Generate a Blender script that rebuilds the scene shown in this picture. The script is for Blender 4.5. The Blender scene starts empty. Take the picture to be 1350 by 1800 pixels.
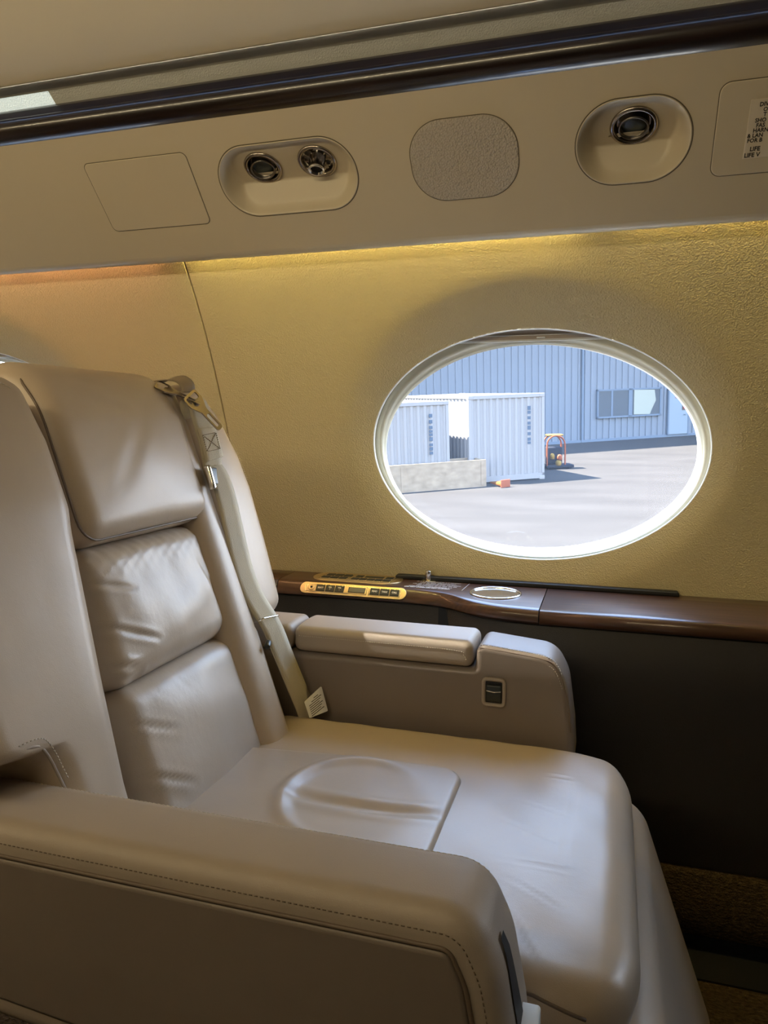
import bpy, bmesh, math, random
import numpy as np
from mathutils import Matrix, Vector

random.seed(4)
RNG = np.random.default_rng(7)
SC = bpy.context.scene
COL = SC.collection

# ------------------------------------------------------------------ camera, sky, sun, exposure
FPX = 1300.0
YAW, PITCH = math.radians(17), math.radians(7)
CAM = np.array([0.0, 0.0, 0.98])
_f = np.array([-math.sin(YAW) * math.cos(PITCH), math.cos(YAW) * math.cos(PITCH), -math.sin(PITCH)])
_r = np.array([math.cos(YAW), math.sin(YAW), 0.0])
_u = np.cross(_r, _f)
cd = bpy.data.cameras.new('camera')
cd.sensor_fit = 'VERTICAL'
cd.sensor_height = 36.0
cd.lens = FPX / 1800.0 * 36.0
cd.clip_start = 0.02
cd.clip_end = 400
cam = bpy.data.objects.new('camera', cd)
COL.objects.link(cam)
cam.matrix_world = Matrix(((_r[0], _u[0], -_f[0], CAM[0]), (_r[1], _u[1], -_f[1], CAM[1]),
                           (_r[2], _u[2], -_f[2], CAM[2]), (0, 0, 0, 1)))
SC.camera = cam

SKY = 10.0
SUN = 62.0
FILL = 10.0  # power of the warm lamp added behind the camera
SC.view_settings.view_transform = 'Standard'
SC.view_settings.look = 'None'
SC.view_settings.gamma = 1.0
SC.view_settings.use_curve_mapping = False
SC.view_settings.exposure = 0.15
SC.cycles.max_bounces = 7
SC.cycles.diffuse_bounces = 4
SC.cycles.glossy_bounces = 3
SC.cycles.transmission_bounces = 2
SC.cycles.transparent_max_bounces = 8
SC.cycles.caustics_reflective = False
SC.cycles.caustics_refractive = False
SC.cycles.adaptive_threshold = 0.02

# the apron outside lies a little tilted to the aircraft's own axes (parked attitude)
_a, _b = math.radians(3.1), math.radians(1.2)
_Rx = np.array([[1, 0, 0], [0, math.cos(_a), -math.sin(_a)], [0, math.sin(_a), math.cos(_a)]])
_Ry = np.array([[math.cos(_b), 0, -math.sin(_b)], [0, 1, 0], [math.sin(_b), 0, math.cos(_b)]])
R_OUT = _Rx @ _Ry
_t = CAM - R_OUT @ np.array([0, 0, 2.9])
M_OUT = Matrix([[*R_OUT[i], _t[i]] for i in range(3)] + [[0, 0, 0, 1]])

w = bpy.data.worlds.new('sky')
SC.world = w
w.use_nodes = True
wn, wl = w.node_tree.nodes, w.node_tree.links
wn.clear()
wo = wn.new('ShaderNodeOutputWorld')
wb = wn.new('ShaderNodeBackground')
wt = wn.new('ShaderNodeTexCoord')
ws = wn.new('ShaderNodeSeparateXYZ')
wr = wn.new('ShaderNodeValToRGB')
wl.new(wt.outputs['Generated'], ws.inputs[0])
wl.new(ws.outputs['Z'], wr.inputs[0])
wl.new(wr.outputs[0], wb.inputs[0])
wl.new(wb.outputs[0], wo.inputs[0])
wr.color_ramp.elements[1].position = 0.9
wr.color_ramp.elements[1].color = (0.28, 0.50, 1.0, 1)
wr.color_ramp.elements[0].position = 0.0
wr.color_ramp.elements[0].color = (0.95, 0.95, 0.95, 1)
we = wr.color_ramp.elements.new(0.32)
we.color = (0.56, 0.74, 1.0, 1)

wb.inputs[1].default_value = SKY

sl = bpy.data.lights.new('sun', 'SUN')
sl.energy = SUN
sl.angle = math.radians(0.6)
sl.color = (1.0, 0.95, 0.86)
so = bpy.data.objects.new('sun', sl)
COL.objects.link(so)
_el = math.radians(57)
_sd = R_OUT @ np.array([-math.cos(_el), -0.06, math.sin(_el)])
so.rotation_euler = Vector(_sd).to_track_quat('Z', 'Y').to_euler()
so.location = (-6, 4, 14)

# ------------------------------------------------------------------ materials
MATS = {}


def nodes_of(m):
    nt = m.node_tree
    return nt.nodes, nt.links, nt.nodes['Principled BSDF']


def mat(name, col, rough=0.5, metal=0.0, coat=0.0, coat_rough=0.05, spec=0.5, bump=None, var=None, emit=None):
    """bump = list of (kind, scale, strength, distance, stretch); var = (scale, dark factor, light factor, stretch)"""
    m = bpy.data.materials.new(name)
    m.use_nodes = True
    n, l, b = nodes_of(m)
    b.inputs['Base Color'].default_value = (*col, 1)
    b.inputs['Roughness'].default_value = rough
    b.inputs['Metallic'].default_value = metal
    b.inputs['Coat Weight'].default_value = coat
    b.inputs['Coat Roughness'].default_value = coat_rough
    b.inputs['Specular IOR Level'].default_value = spec
    tc = n.new('ShaderNodeTexCoord')

    def coords(stretch):
        mp = n.new('ShaderNodeMapping')
        mp.inputs['Scale'].default_value = stretch or (1, 1, 1)
        l.new(tc.outputs['Object'], mp.inputs[0])
        return mp.outputs[0]
    if var:
        sc_, d_, h_, st_ = var
        t = n.new('ShaderNodeTexNoise')
        t.inputs['Scale'].default_value = sc_
        t.inputs['Detail'].default_value = 5
        l.new(coords(st_), t.inputs['Vector'])
        r = n.new('ShaderNodeValToRGB')
        r.color_ramp.elements[0].position = 0.3
        r.color_ramp.elements[1].position = 0.7
        r.color_ramp.elements[0].color = (*[min(1, c * d_) for c in col], 1)
        r.color_ramp.elements[1].color = (*[min(1, c * h_) for c in col], 1)
        l.new(t.outputs['Fac'], r.inputs[0])
        l.new(r.outputs[0], b.inputs['Base Color'])
    prev = None
    for kind, sc_, st_, di_, stretch in (bump or []):
        if kind == 'voronoi':
            t = n.new('ShaderNodeTexVoronoi')
            out = 'Distance'
        elif kind == 'wave':
            t = n.new('ShaderNodeTexWave')
            t.inputs['Distortion'].default_value = 1.5
            out = 'Fac'
        else:
            t = n.new('ShaderNodeTexNoise')
            t.inputs['Detail'].default_value = 4
            out = 'Fac'
        t.inputs['Scale'].default_value = sc_
        l.new(coords(stretch), t.inputs['Vector'])
        bp = n.new('ShaderNodeBump')
        bp.inputs['Strength'].default_value = st_
        bp.inputs['Distance'].default_value = di_
        l.new(t.outputs[out], bp.inputs['Height'])
        if prev:
            l.new(prev.outputs[0], bp.inputs['Normal'])
        prev = bp
    if prev:
        l.new(prev.outputs[0], b.inputs['Normal'])
    if emit:
        b.inputs['Emission Color'].default_value = (*emit[0], 1)
        b.inputs['Emission Strength'].default_value = emit[1]
    MATS[name] = m
    return m


LEATHER = (0.47, 0.375, 0.275)
mat('leather', LEATHER, 0.37, bump=[('voronoi', 900, 0.10, 0.0006, None), ('noise', 14, 0.25, 0.004, None)], var=(5, 0.93, 1.05, None))
mat('leather_creased', (0.49, 0.40, 0.305), 0.38, bump=[('voronoi', 800, 0.12, 0.0006, None), ('noise', 22, 0.22, 0.004, (1, 1.3, 0.9)), ('noise', 75, 0.12, 0.002, (1, 1.3, 0.9))], var=(6, 0.9, 1.06, None))
mat('leather_arm', (0.40, 0.33, 0.262), 0.50, bump=[('voronoi', 900, 0.12, 0.0006, None)], var=(4, 0.94, 1.04, None))
mat('leather_shade', (0.225, 0.180, 0.145), 0.45, bump=[('voronoi', 900, 0.12, 0.0006, None)], var=(4, 0.94, 1.04, None))  # armrest leather again, with the shade on its side faces put into the colour
mat('thread', (0.55, 0.49, 0.40), 0.7)
mat('piping_dark', (0.16, 0.115, 0.08), 0.5)
mat('wall_cream', (0.58, 0.505, 0.335), 0.55, bump=[('voronoi', 360, 0.55, 0.0020, None), ('noise', 160, 0.4, 0.002, None)], spec=0.3)
mat('panel_cream', (0.58, 0.50, 0.365), 0.42, bump=[('noise', 700, 0.06, 0.0005, None)])
mat('ceiling_cream', (0.68, 0.61, 0.48), 0.6)
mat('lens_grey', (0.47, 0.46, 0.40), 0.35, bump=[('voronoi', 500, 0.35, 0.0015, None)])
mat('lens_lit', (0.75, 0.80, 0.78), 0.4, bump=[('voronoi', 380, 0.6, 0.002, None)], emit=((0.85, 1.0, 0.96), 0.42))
mat('lip_grey', (0.30, 0.28, 0.23), 0.6)
mat('seam_dark', (0.12, 0.095, 0.06), 0.7)
mat('wood', (0.062, 0.028, 0.015), 0.40, coat=0.35, coat_rough=0.04, spec=0.3, var=(9, 0.55, 1.5, (0.8, 14, 6)))
mat('wood_black', (0.012, 0.006, 0.005), 0.30, coat=0.45, coat_rough=0.09, var=(10, 0.5, 1.6, (0.6, 10, 10)))
mat('dark_leather', (0.030, 0.025, 0.021), 0.55, bump=[('voronoi', 450, 0.3, 0.0012, None)])
mat('rubber', (0.008, 0.009, 0.012), 0.5)
mat('chrome', (0.78, 0.76, 0.72), 0.16, metal=1)
mat('nickel', (0.42, 0.37, 0.32), 0.22, metal=1)
mat('steel', (0.17, 0.145, 0.12), 0.22, metal=1)
mat('gunmetal', (0.20, 0.18, 0.16), 0.28, metal=1)
mat('brass', (0.80, 0.62, 0.34), 0.30, metal=1, bump=[('noise', 900, 0.05, 0.0004, (0.05, 1, 1))])
mat('brass_bright', (0.92, 0.80, 0.55), 0.18, metal=1)
mat('button', (0.018, 0.022, 0.020), 0.35)
mat('lcd', (0.17, 0.16, 0.11), 0.25)
mat('print_white', (0.82, 0.80, 0.74), 0.6)
mat('print_black', (0.015, 0.013, 0.012), 0.6)
mat('placard', (0.66, 0.58, 0.46), 0.5)
mat('lens_glass', (0.07, 0.085, 0.08), 0.35)
mat('black_void', (0.004, 0.004, 0.005), 0.6)
mat('strap', (0.55, 0.48, 0.345), 0.6, bump=[('wave', 420, 0.5, 0.0008, (1, 1, 1)), ('noise', 900, 0.5, 0.0008, None)], spec=0.4)
mat('strap_dark', (0.30, 0.23, 0.15), 0.55, bump=[('noise', 700, 0.4, 0.0008, None)])
mat('tag_white', (0.86, 0.83, 0.76), 0.7)
mat('carpet', (0.080, 0.053, 0.024), 0.95, bump=[('noise', 260, 0.9, 0.006, (0.35, 1, 1)), ('voronoi', 330, 0.6, 0.004, None)], var=(240, 0.45, 1.5, (0.4, 1, 1)), spec=0.1)
mat('shade_cloth', (0.34, 0.27, 0.20), 0.8)
mat('shade_rail', (0.42, 0.35, 0.29), 0.5)
mat('window_cream', (0.62, 0.57, 0.42), 0.40)
mat('window_white', (0.70, 0.70, 0.66), 0.45)
# outside; the sky is very bright against the cabin, so painted and paved surfaces out there are mid to dark toned
mat('apron', (0.0295, 0.0272, 0.0250), 0.95, var=(0.9, 0.85, 1.15, (0.35, 1, 1)), spec=0.05)
mat('siding', (0.104, 0.118, 0.136), 0.7, spec=0.1)
mat('siding_trim', (0.075, 0.095, 0.120), 0.7, spec=0.1)
mat('container_paint', (0.165, 0.160, 0.155), 0.7, spec=0.1)
mat('container_print', (0.045, 0.062, 0.085), 0.8, spec=0.1)
mat('concrete', (0.19, 0.150, 0.105), 0.95, bump=[('noise', 3, 0.5, 0.03, None)], var=(3.5, 0.8, 1.15, (1, 1, 2)), spec=0.05)
mat('office_glass', (0.030, 0.040, 0.050), 0.4, spec=0.2)
mat('office_blind', (0.18, 0.19, 0.16), 0.8, spec=0.1)
mat('door_paint', (0.125, 0.150, 0.170), 0.6, spec=0.1)
mat('sign_red', (0.16, 0.02, 0.025), 0.6, spec=0.1)
mat('orange', (0.17, 0.045, 0.018), 0.6, spec=0.1)
mat('orange_cone', (0.13, 0.045, 0.008), 0.7, spec=0.1)
mat('cart_black', (0.010, 0.012, 0.018), 0.7, spec=0.1)
mat('yellow', (0.16, 0.10, 0.02), 0.6, spec=0.1)

# clear pane: mostly see-through with a weak mirror
m = bpy.data.materials.new('pane_clear')
m.use_nodes = True
n_, l_ = m.node_tree.nodes, m.node_tree.links
n_.clear()
o_ = n_.new('ShaderNodeOutputMaterial')
mx = n_.new('ShaderNodeMixShader')
tr = n_.new('ShaderNodeBsdfTransparent')
gl = n_.new('ShaderNodeBsdfGlossy')
gl.inputs['Roughness'].default_value = 0.02
fr = n_.new('ShaderNodeFresnel')
fr.inputs[0].default_value = 1.25
l_.new(fr.outputs[0], mx.inputs[0])
l_.new(tr.outputs[0], mx.inputs[1])
l_.new(gl.outputs[0], mx.inputs[2])
hz = n_.new('ShaderNodeBsdfTranslucent')        # dust and fine scratches in the acrylic
hz.inputs[0].default_value = (0.9, 0.95, 1.0, 1)
mx2 = n_.new('ShaderNodeMixShader')
mx2.inputs[0].default_value = 0.020
l_.new(mx.outputs[0], mx2.inputs[1])
l_.new(hz.outputs[0], mx2.inputs[2])
l_.new(mx2.outputs[0], o_.inputs[0])
MATS['pane_clear'] = m

# speaker cloth: basket weave relief
m = mat('speaker_cloth', (0.50, 0.44, 0.36), 0.7)
n_, l_, b_ = nodes_of(m)
tc = n_.new('ShaderNodeTexCoord')
mp = n_.new('ShaderNodeMapping')
mp.inputs['Rotation'].default_value = (0, math.radians(40), math.radians(35))
ck = n_.new('ShaderNodeTexVoronoi')
ck.inputs['Scale'].default_value = 330
l_.new(tc.outputs['Object'], mp.inputs[0])
l_.new(mp.outputs[0], ck.inputs['Vector'])
rp = n_.new('ShaderNodeValToRGB')
rp.color_ramp.elements[0].color = (0.54, 0.475, 0.39, 1)
rp.color_ramp.elements[1].color = (0.43, 0.375, 0.30, 1)
rp.color_ramp.elements[1].position = 0.8
l_.new(ck.outputs['Distance'], rp.inputs[0])
l_.new(rp.outputs[0], b_.inputs['Base Color'])
bp = n_.new('ShaderNodeBump')
bp.inputs['Strength'].default_value = 0.8
bp.inputs['Distance'].default_value = -0.002
l_.new(ck.outputs['Distance'], bp.inputs['Height'])
l_.new(bp.outputs[0], b_.inputs['Normal'])

# ------------------------------------------------------------------ helpers


def mk(name, verts, faces, material=None, parent=None, smooth=True, recalc=False):
    me = bpy.data.meshes.new(name)
    me.from_pydata([tuple(map(float, v)) for v in verts], [], [tuple(map(int, f)) for f in faces])
    if recalc:
        bm = bmesh.new()
        bm.from_mesh(me)
        bmesh.ops.recalc_face_normals(bm, faces=bm.faces)
        bm.to_mesh(me)
        bm.free()
    me.update()
    if smooth:
        for p in me.polygons:
            p.use_smooth = len(p.vertices) <= 4
    o = bpy.data.objects.new(name, me)
    COL.objects.link(o)
    if material:
        me.materials.append(MATS[material])
    if parent:
        o.parent = parent
    return o


def tag(o, label, cat, group=None, kind=None):
    o['label'] = label
    if cat:
        o['category'] = cat
    if group:
        o['group'] = group
    if kind:
        o['kind'] = kind
    return o


def thing(name, label, cat, loc=(0, 0, 0), group=None, kind=None):
    o = bpy.data.objects.new(name, None)
    COL.objects.link(o)
    o.location = loc
    o.empty_display_size = 0.05
    if kind == 'structure':
        o['kind'] = kind
        if label:
            o['label'] = label
    else:
        tag(o, label, cat, group, kind)
    return o


def adopt(o, parent):
    """make o (built in world coordinates) a child of parent without moving it"""
    bpy.context.view_layer.update()
    mw = parent.matrix_world.copy()
    o.parent = parent
    o.matrix_parent_inverse = mw.inverted()
    return o


def mkp(name, verts, faces, material, parent, loc, **k):
    """world-space verts, parented to an unrotated empty at loc"""
    L = np.array(loc)
    return mk(name, np.asarray(verts, float) - L, faces, material, parent, **k)


def loft(rings, closed=True, cap0=False, cap1=False):
    """rings: list of (N,3); returns verts, faces"""
    N = len(rings[0])
    V = np.vstack(rings)
    F = []
    for i in range(len(rings) - 1):
        for j in range(N if closed else N - 1):
            k = (j + 1) % N
            F.append((i * N + j, i * N + k, (i + 1) * N + k, (i + 1) * N + j))
    if cap0:
        F.append(tuple(range(N - 1, -1, -1)))
    if cap1:
        b = (len(rings) - 1) * N
        F.append(tuple(range(b, b + N)))
    return V, F


def join(*parts):
    V, F, o = [], [], 0
    for v, f in parts:
        V.append(np.asarray(v, float))
        F += [tuple(i + o for i in q) for q in f]
        o += len(v)
    return np.vstack(V), F


def round_poly(pts, rad, n=8):
    """rounded polygon; rad scalar or per-corner list"""
    P = [np.array(p, float) for p in pts]
    out = []
    m_ = len(P)
    for i in range(m_):
        r = rad[i] if hasattr(rad, '__len__') else rad
        a, p, c = P[i - 1], P[i], P[(i + 1) % m_]
        if r <= 1e-6:
            out.append(p)
            continue
        d1 = (a - p) / np.linalg.norm(a - p)
        d2 = (c - p) / np.linalg.norm(c - p)
        ang = math.acos(max(-1, min(1, float(d1 @ d2))))
        if ang > math.pi - 2e-3:
            out.append(p)
            continue
        t = min(r / math.tan(ang / 2), 0.49 * np.linalg.norm(a - p), 0.49 * np.linalg.norm(c - p))
        r2 = t * math.tan(ang / 2)
        s, e = p + d1 * t, p + d2 * t
        bis = (d1 + d2) / np.linalg.norm(d1 + d2)
        cen = p + bis * (r2 / math.sin(ang / 2))
        a0 = math.atan2(*(s - cen)[::-1])
        a1 = math.atan2(*(e - cen)[::-1])
        da = (a1 - a0 + math.pi) % (2 * math.pi) - math.pi
        for k in range(n + 1):
            th = a0 + da * k / n
            out.append(cen + r2 * np.array([math.cos(th), math.sin(th)]))
    return densify(np.array(out))


def densify(P, step=None):
    if step is None:
        step = np.linalg.norm(P.max(0) - P.min(0)) / 40
    out = []
    for i in range(len(P)):
        a, b = P[i], P[(i + 1) % len(P)]
        k = max(1, int(np.linalg.norm(b - a) / step))
        for j in range(k):
            out.append(a + (b - a) * j / k)
    Q = np.array(out)
    area = 0.5 * np.sum(Q[:, 0] * np.roll(Q[:, 1], -1) - np.roll(Q[:, 0], -1) * Q[:, 1])
    return Q if area > 0 else Q[::-1]


def offset(P, d):
    """inset a CCW closed polyline by d"""
    t = np.roll(P, -1, 0) - np.roll(P, 1, 0)
    t /= np.maximum(np.linalg.norm(t, axis=1, keepdims=True), 1e-9)
    nrm = np.stack([-t[:, 1], t[:, 0]], 1)
    return P + nrm * d


def bevel_prof(d0, d1, r, n=5, crown=0.0, cr_in=0.0):
    """inset/depth profile from depth d0 to depth d1 with rounded edges of radius r; optional crowned d1 face"""
    pr = []
    for k in range(n + 1):
        th = math.pi / 2 * k / n
        pr.append((r * (1 - math.sin(th)), d0 + math.copysign(r * (1 - math.cos(th)), d1 - d0)))
    for k in range(n + 1):
        th = math.pi / 2 * k / n
        pr.append((r * (1 - math.cos(th)), d1 - math.copysign(r * (1 - math.sin(th)), d1 - d0)))
    if not cr_in:
        pr.append((r + 0.0012, d1))
    if cr_in:
        for k in range(1, 5):
            q = k / 4
            pr.append((r + cr_in * q, d1 + math.copysign(crown * math.sin(q * math.pi / 2), d1 - d0)))
    return pr


def solid(outline, prof, fn):
    """closed solid from a 2-D outline, a list of (inset, depth) and fn(x, y, d) -> (N,3)"""
    rings = []
    for ins, d in prof:
        q = offset(outline, ins)
        rings.append(fn(q[:, 0], q[:, 1], np.full(len(q), d)))
    return loft(rings, True, True, True)


def rbox(size, r, fn=None, n=(10, 10, 10), nr=4):
    """rounded box centred on 0 with gridded faces, deformed by fn(P)->P"""
    h = np.array(size) / 2.0
    r = min(r, *(h * 0.999))

    def axis(hh, k):
        inner = np.linspace(-(hh - r), hh - r, k + 1)
        arc = np.array([r * math.tan(math.pi / 4 * q / nr) for q in range(1, nr + 1)])
        return np.concatenate([(-(hh - r) - arc)[::-1], inner, (hh - r) + arc])
    ax = [axis(h[i], n[i]) for i in range(3)]
    V, F, key = [], [], {}

    def vid(p):
        k = tuple(np.round(p, 6))
        if k not in key:
            key[k] = len(V)
            V.append(p)
        return key[k]
    for d in range(3):
        a, b = (d + 1) % 3, (d + 2) % 3
        for sgn in (-1, 1):
            ids = np.empty((len(ax[a]), len(ax[b])), int)
            for i, x in enumerate(ax[a]):
                for j, y in enumerate(ax[b]):
                    p = np.empty(3)
                    p[d], p[a], p[b] = sgn * h[d], x, y
                    ids[i, j] = vid(p)
            for i in range(len(ax[a]) - 1):
                for j in range(len(ax[b]) - 1):
                    q = (ids[i, j], ids[i + 1, j], ids[i + 1, j + 1], ids[i, j + 1])
                    F.append(q if sgn > 0 else q[::-1])
    V = np.array(V)
    c = np.clip(V, -(h - r), h - r)
    dv = V - c
    ln = np.linalg.norm(dv, axis=1, keepdims=True)
    V = c + dv / np.maximum(ln, 1e-9) * r
    if fn:
        V = fn(V)
    return V, F


def box(x0, x1, y0, y1, z0, z1):
    V = [(x, y, z) for x in (x0, x1) for y in (y0, y1) for z in (z0, z1)]
    F = [(0, 1, 3, 2), (4, 6, 7, 5), (0, 4, 5, 1), (2, 3, 7, 6), (0, 2, 6, 4), (1, 5, 7, 3)]
    return np.array(V, float), F


def tube(path, rad, n=8, closed=False):
    P = np.array(path, float)
    N = len(P)
    if closed:
        T = np.roll(P, -1, 0) - np.roll(P, 1, 0)
    else:
        T = np.gradient(P, axis=0)
    T /= np.maximum(np.linalg.norm(T, axis=1, keepdims=True), 1e-9)
    up = np.array([0.0, 0, 1.0])
    if abs(T[0] @ up) > 0.9:
        up = np.array([1.0, 0, 0])
    rings = []
    nv = np.cross(T[0], up)
    nv /= np.linalg.norm(nv)
    for i in range(N):
        nv = nv - T[i] * (nv @ T[i])
        nv /= np.linalg.norm(nv)
        bv = np.cross(T[i], nv)
        th = np.arange(n) * 2 * math.pi / n
        rr = rad[i] if hasattr(rad, '__len__') else rad
        rings.append(P[i] + rr * (np.cos(th)[:, None] * nv + np.sin(th)[:, None] * bv))
    if closed:
        rings.append(rings[0])
        return loft(rings, True)
    return loft(rings, True, True, True)


def smooth_path(pts, k=8):
    P = np.array(pts, float)
    out = []
    for i in range(len(P) - 1):
        p0, p1, p2, p3 = P[max(i - 1, 0)], P[i], P[i + 1], P[min(i + 2, len(P) - 1)]
        for j in range(k):
            t = j / k
            out.append(0.5 * ((2 * p1) + (-p0 + p2) * t + (2 * p0 - 5 * p1 + 4 * p2 - p3) * t * t + (-p0 + 3 * p1 - 3 * p2 + p3) * t ** 3))
    out.append(P[-1])
    return np.array(out)


def ribbon(path, wv, width, th):
    """flat strap along path; wv per-point width direction"""
    P = np.array(path, float)
    W = np.array(wv, float)
    if W.ndim == 1:
        W = np.repeat(W[None], len(P), 0)
    T = np.gradient(P, axis=0)
    T /= np.linalg.norm(T, axis=1, keepdims=True)
    W = W - T * np.sum(W * T, 1, keepdims=True)
    W /= np.linalg.norm(W, axis=1, keepdims=True)
    Nn = np.cross(T, W)
    rings = []
    for i in range(len(P)):
        h, t = width / 2, th / 2
        q = [(-h, -t), (-h * 0.5, -t), (0, -t), (h * 0.5, -t), (h, -t), (h, t), (h * .5, t), (0, t), (-h * .5, t), (-h, t)]
        rings.append(np.array([P[i] + W[i] * a + Nn[i] * b for a, b in q]))
    return loft(rings, True, True, True)


def sweep(rows, fn, nc=5, ne=4):
    """solid lofted through rounded-rectangle sections; rows of (s, u0, u1, n0, n1, radius)"""
    rings = []
    for s_, u0, u1, n0, n1, r in rows:
        r = min(r, (u1 - u0) * 0.499, (n1 - n0) * 0.499)
        pts = []
        for cu, cn, a0 in ((u1 - r, n1 - r, 0), (u0 + r, n1 - r, 90), (u0 + r, n0 + r, 180), (u1 - r, n0 + r, 270)):
            for k in range(nc + 1):
                a = math.radians(a0 + 90 * k / nc)
                pts.append((cu + r * math.cos(a), cn + r * math.sin(a)))
        # extra points along the two long sides
        out = []
        for i, p in enumerate(pts):
            q = pts[(i + 1) % len(pts)]
            out.append(p)
            if (i + 1) % (nc + 1) == 0:
                for k in range(1, ne):
                    out.append((p[0] + (q[0] - p[0]) * k / ne, p[1] + (q[1] - p[1]) * k / ne))
        P = np.array(out)
        rings.append(fn(P[:, 0], np.full(len(P), s_), P[:, 1]))
    return loft(rings, True, True, True)


def rounded_rows(ss, u0f, u1f, n0f, n1f, r, re):
    """sections along s with both ends rounded off by radius re"""
    s0, s1 = ss[0], ss[-1]
    rows = []
    for s_ in ss:
        e = min(s_ - s0, s1 - s_)
        ins = re - math.sqrt(max(re * re - max(re - e, 0) ** 2, 0)) if e < re else 0.0
        u0, u1, n0, n1 = u0f(s_), u1f(s_), n0f(s_), n1f(s_)
        ins = min(ins, 0.49 * (u1 - u0), 0.49 * (n1 - n0))
        rows.append((s_, u0 + ins, u1 - ins, n0 + ins, n1 - ins, r))
    return rows


def ends(a, b, re, n, k=8):
    c = [a + re * (1 - math.cos(math.pi / 2 * i / k)) for i in range(k)]
    d = [b - re * (1 - math.cos(math.pi / 2 * i / k)) for i in range(k)][::-1]
    return c + list(np.linspace(a + re, b - re, n)) + d


def lathe(prof, n=32):
    """profile of (radius, height) around +Z"""
    th = np.arange(n) * 2 * math.pi / n
    rings = [np.stack([r * np.cos(th), r * np.sin(th), np.full(n, h)], 1) for r, h in prof]
    return loft(rings, True, prof[0][0] > 1e-5, prof[-1][0] > 1e-5)


def frame(origin, zdir, xdir=(1, 0, 0)):
    z = np.array(zdir, float)
    z /= np.linalg.norm(z)
    x = np.array(xdir, float)
    x = x - z * (x @ z)
    x /= np.linalg.norm(x)
    y = np.cross(z, x)
    o = np.array(origin, float)
    return lambda V: o + V[:, :1] * x + V[:, 1:2] * y + V[:, 2:3] * z


def dashes(path, nrm, step=0.0042, ln=0.0026, wd=0.0009, ht=0.0007):
    P = np.array(path, float)
    seg = np.linalg.norm(np.diff(P, axis=0), axis=1)
    cum = np.concatenate([[0], np.cumsum(seg)])
    parts = []
    nr = np.array(nrm, float)
    s = step / 2
    while s < cum[-1]:
        c = np.array([np.interp(s, cum, P[:, k]) for k in range(3)])
        c2 = np.array([np.interp(min(s + 1e-3, cum[-1]), cum, P[:, k]) for k in range(3)])
        c1 = np.array([np.interp(max(s - 1e-3, 0), cum, P[:, k]) for k in range(3)])
        t = (c2 - c1) / np.linalg.norm(c2 - c1)
        nn = np.array([np.interp(s, cum, nr[:, k]) for k in range(3)]) if nr.ndim == 2 else nr
        nn = nn - t * (nn @ t)
        nn /= np.linalg.norm(nn)
        b = np.cross(nn, t)
        V, F = box(-ln / 2, ln / 2, -wd / 2, wd / 2, -ht * 0.6, ht)
        parts.append((c + V[:, :1] * t + V[:, 1:2] * b + V[:, 2:3] * nn, F))
        s += step
    return join(*parts)


def text_on(name, s, size, org, xd, yd, material, parent, loc, align='LEFT', extr=0.0002, squeeze=1.0):
    cu = bpy.data.curves.new(name, 'FONT')
    cu.body = s
    cu.size = size
    cu.align_x = align
    cu.align_y = 'CENTER'
    cu.extrude = extr
    cu.resolution_u = 2
    cu.offset = size * 0.022
    tmp = bpy.data.objects.new('tmp', cu)
    COL.objects.link(tmp)
    bpy.context.view_layer.update()
    dg = bpy.context.evaluated_depsgraph_get()
    me = bpy.data.meshes.new_from_object(tmp.evaluated_get(dg))
    bpy.data.objects.remove(tmp)
    xd = np.array(xd, float) / np.linalg.norm(xd)
    yd = np.array(yd, float) / np.linalg.norm(yd)
    zd = np.cross(xd, yd)
    for v in me.vertices:
        c = np.array(org) + xd * v.co.x * squeeze + yd * v.co.y + zd * v.co.z - np.array(loc)
        v.co = Vector(c)
    me.materials.clear()
    me.materials.append(MATS[material])
    me.name = name
    o = bpy.data.objects.new(name, me)
    COL.objects.link(o)
    o.parent = parent
    return o


def ell(a, b, n=144, ph=0.0):
    th = np.arange(n) * 2 * math.pi / n + ph
    return a * np.cos(th), b * np.sin(th)


def copy_mirror(o, name=None):
    """copy of a thing to the opposite side of the cabin (mirror plane Y = 0.46)"""
    Mm = Matrix.Translation((0, 0.92, 0)) @ Matrix.Diagonal((1, -1, 1, 1))
    bpy.context.view_layer.update()

    def rec(src, par):
        c = src.copy()
        COL.objects.link(c)
        if par is None:
            c.matrix_world = Mm @ src.matrix_world
        else:
            c.parent = par
            c.matrix_parent_inverse = src.matrix_parent_inverse.copy()
        for ch in list(src.children):
            rec(ch, c)
        return c
    c = rec(o, None)
    if name:
        c.name = name
    return c


# ------------------------------------------------------------------ cabin shell
WZ = np.array([0.30, 0.45, 0.63, 0.68, 0.78, 0.88, 0.98, 1.043, 1.103, 1.155, 1.207, 1.253, 1.291, 1.36, 1.45])
WY = np.array([1.585, 1.585, 1.580, 1.575, 1.558, 1.533, 1.500, 1.476, 1.451, 1.428, 1.404, 1.379, 1.355, 1.303, 1.225])
_cf = np.polyfit(WZ, WY, 6)


def wallY(z):
    return np.polyval(_cf, np.clip(z, 0.3, 1.45))


PITCHX = 1.356
WIN_X = [-1.51, -0.154, 1.202, 2.558]
X0, X1 = WIN_X[0] - PITCHX / 2, WIN_X[-1] + PITCHX / 2
RIM_A, RIM_B, RIM_Z = 0.339, 0.2345, 0.919
DISH_A, DISH_B, DISH_Z = 0.392, 0.312, 0.928
DISH_D = 0.015

wall = thing('wall_outboard', 'cream leather covered cabin sidewall with oval windows', None, (0, 0, 0), kind='structure')


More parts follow.
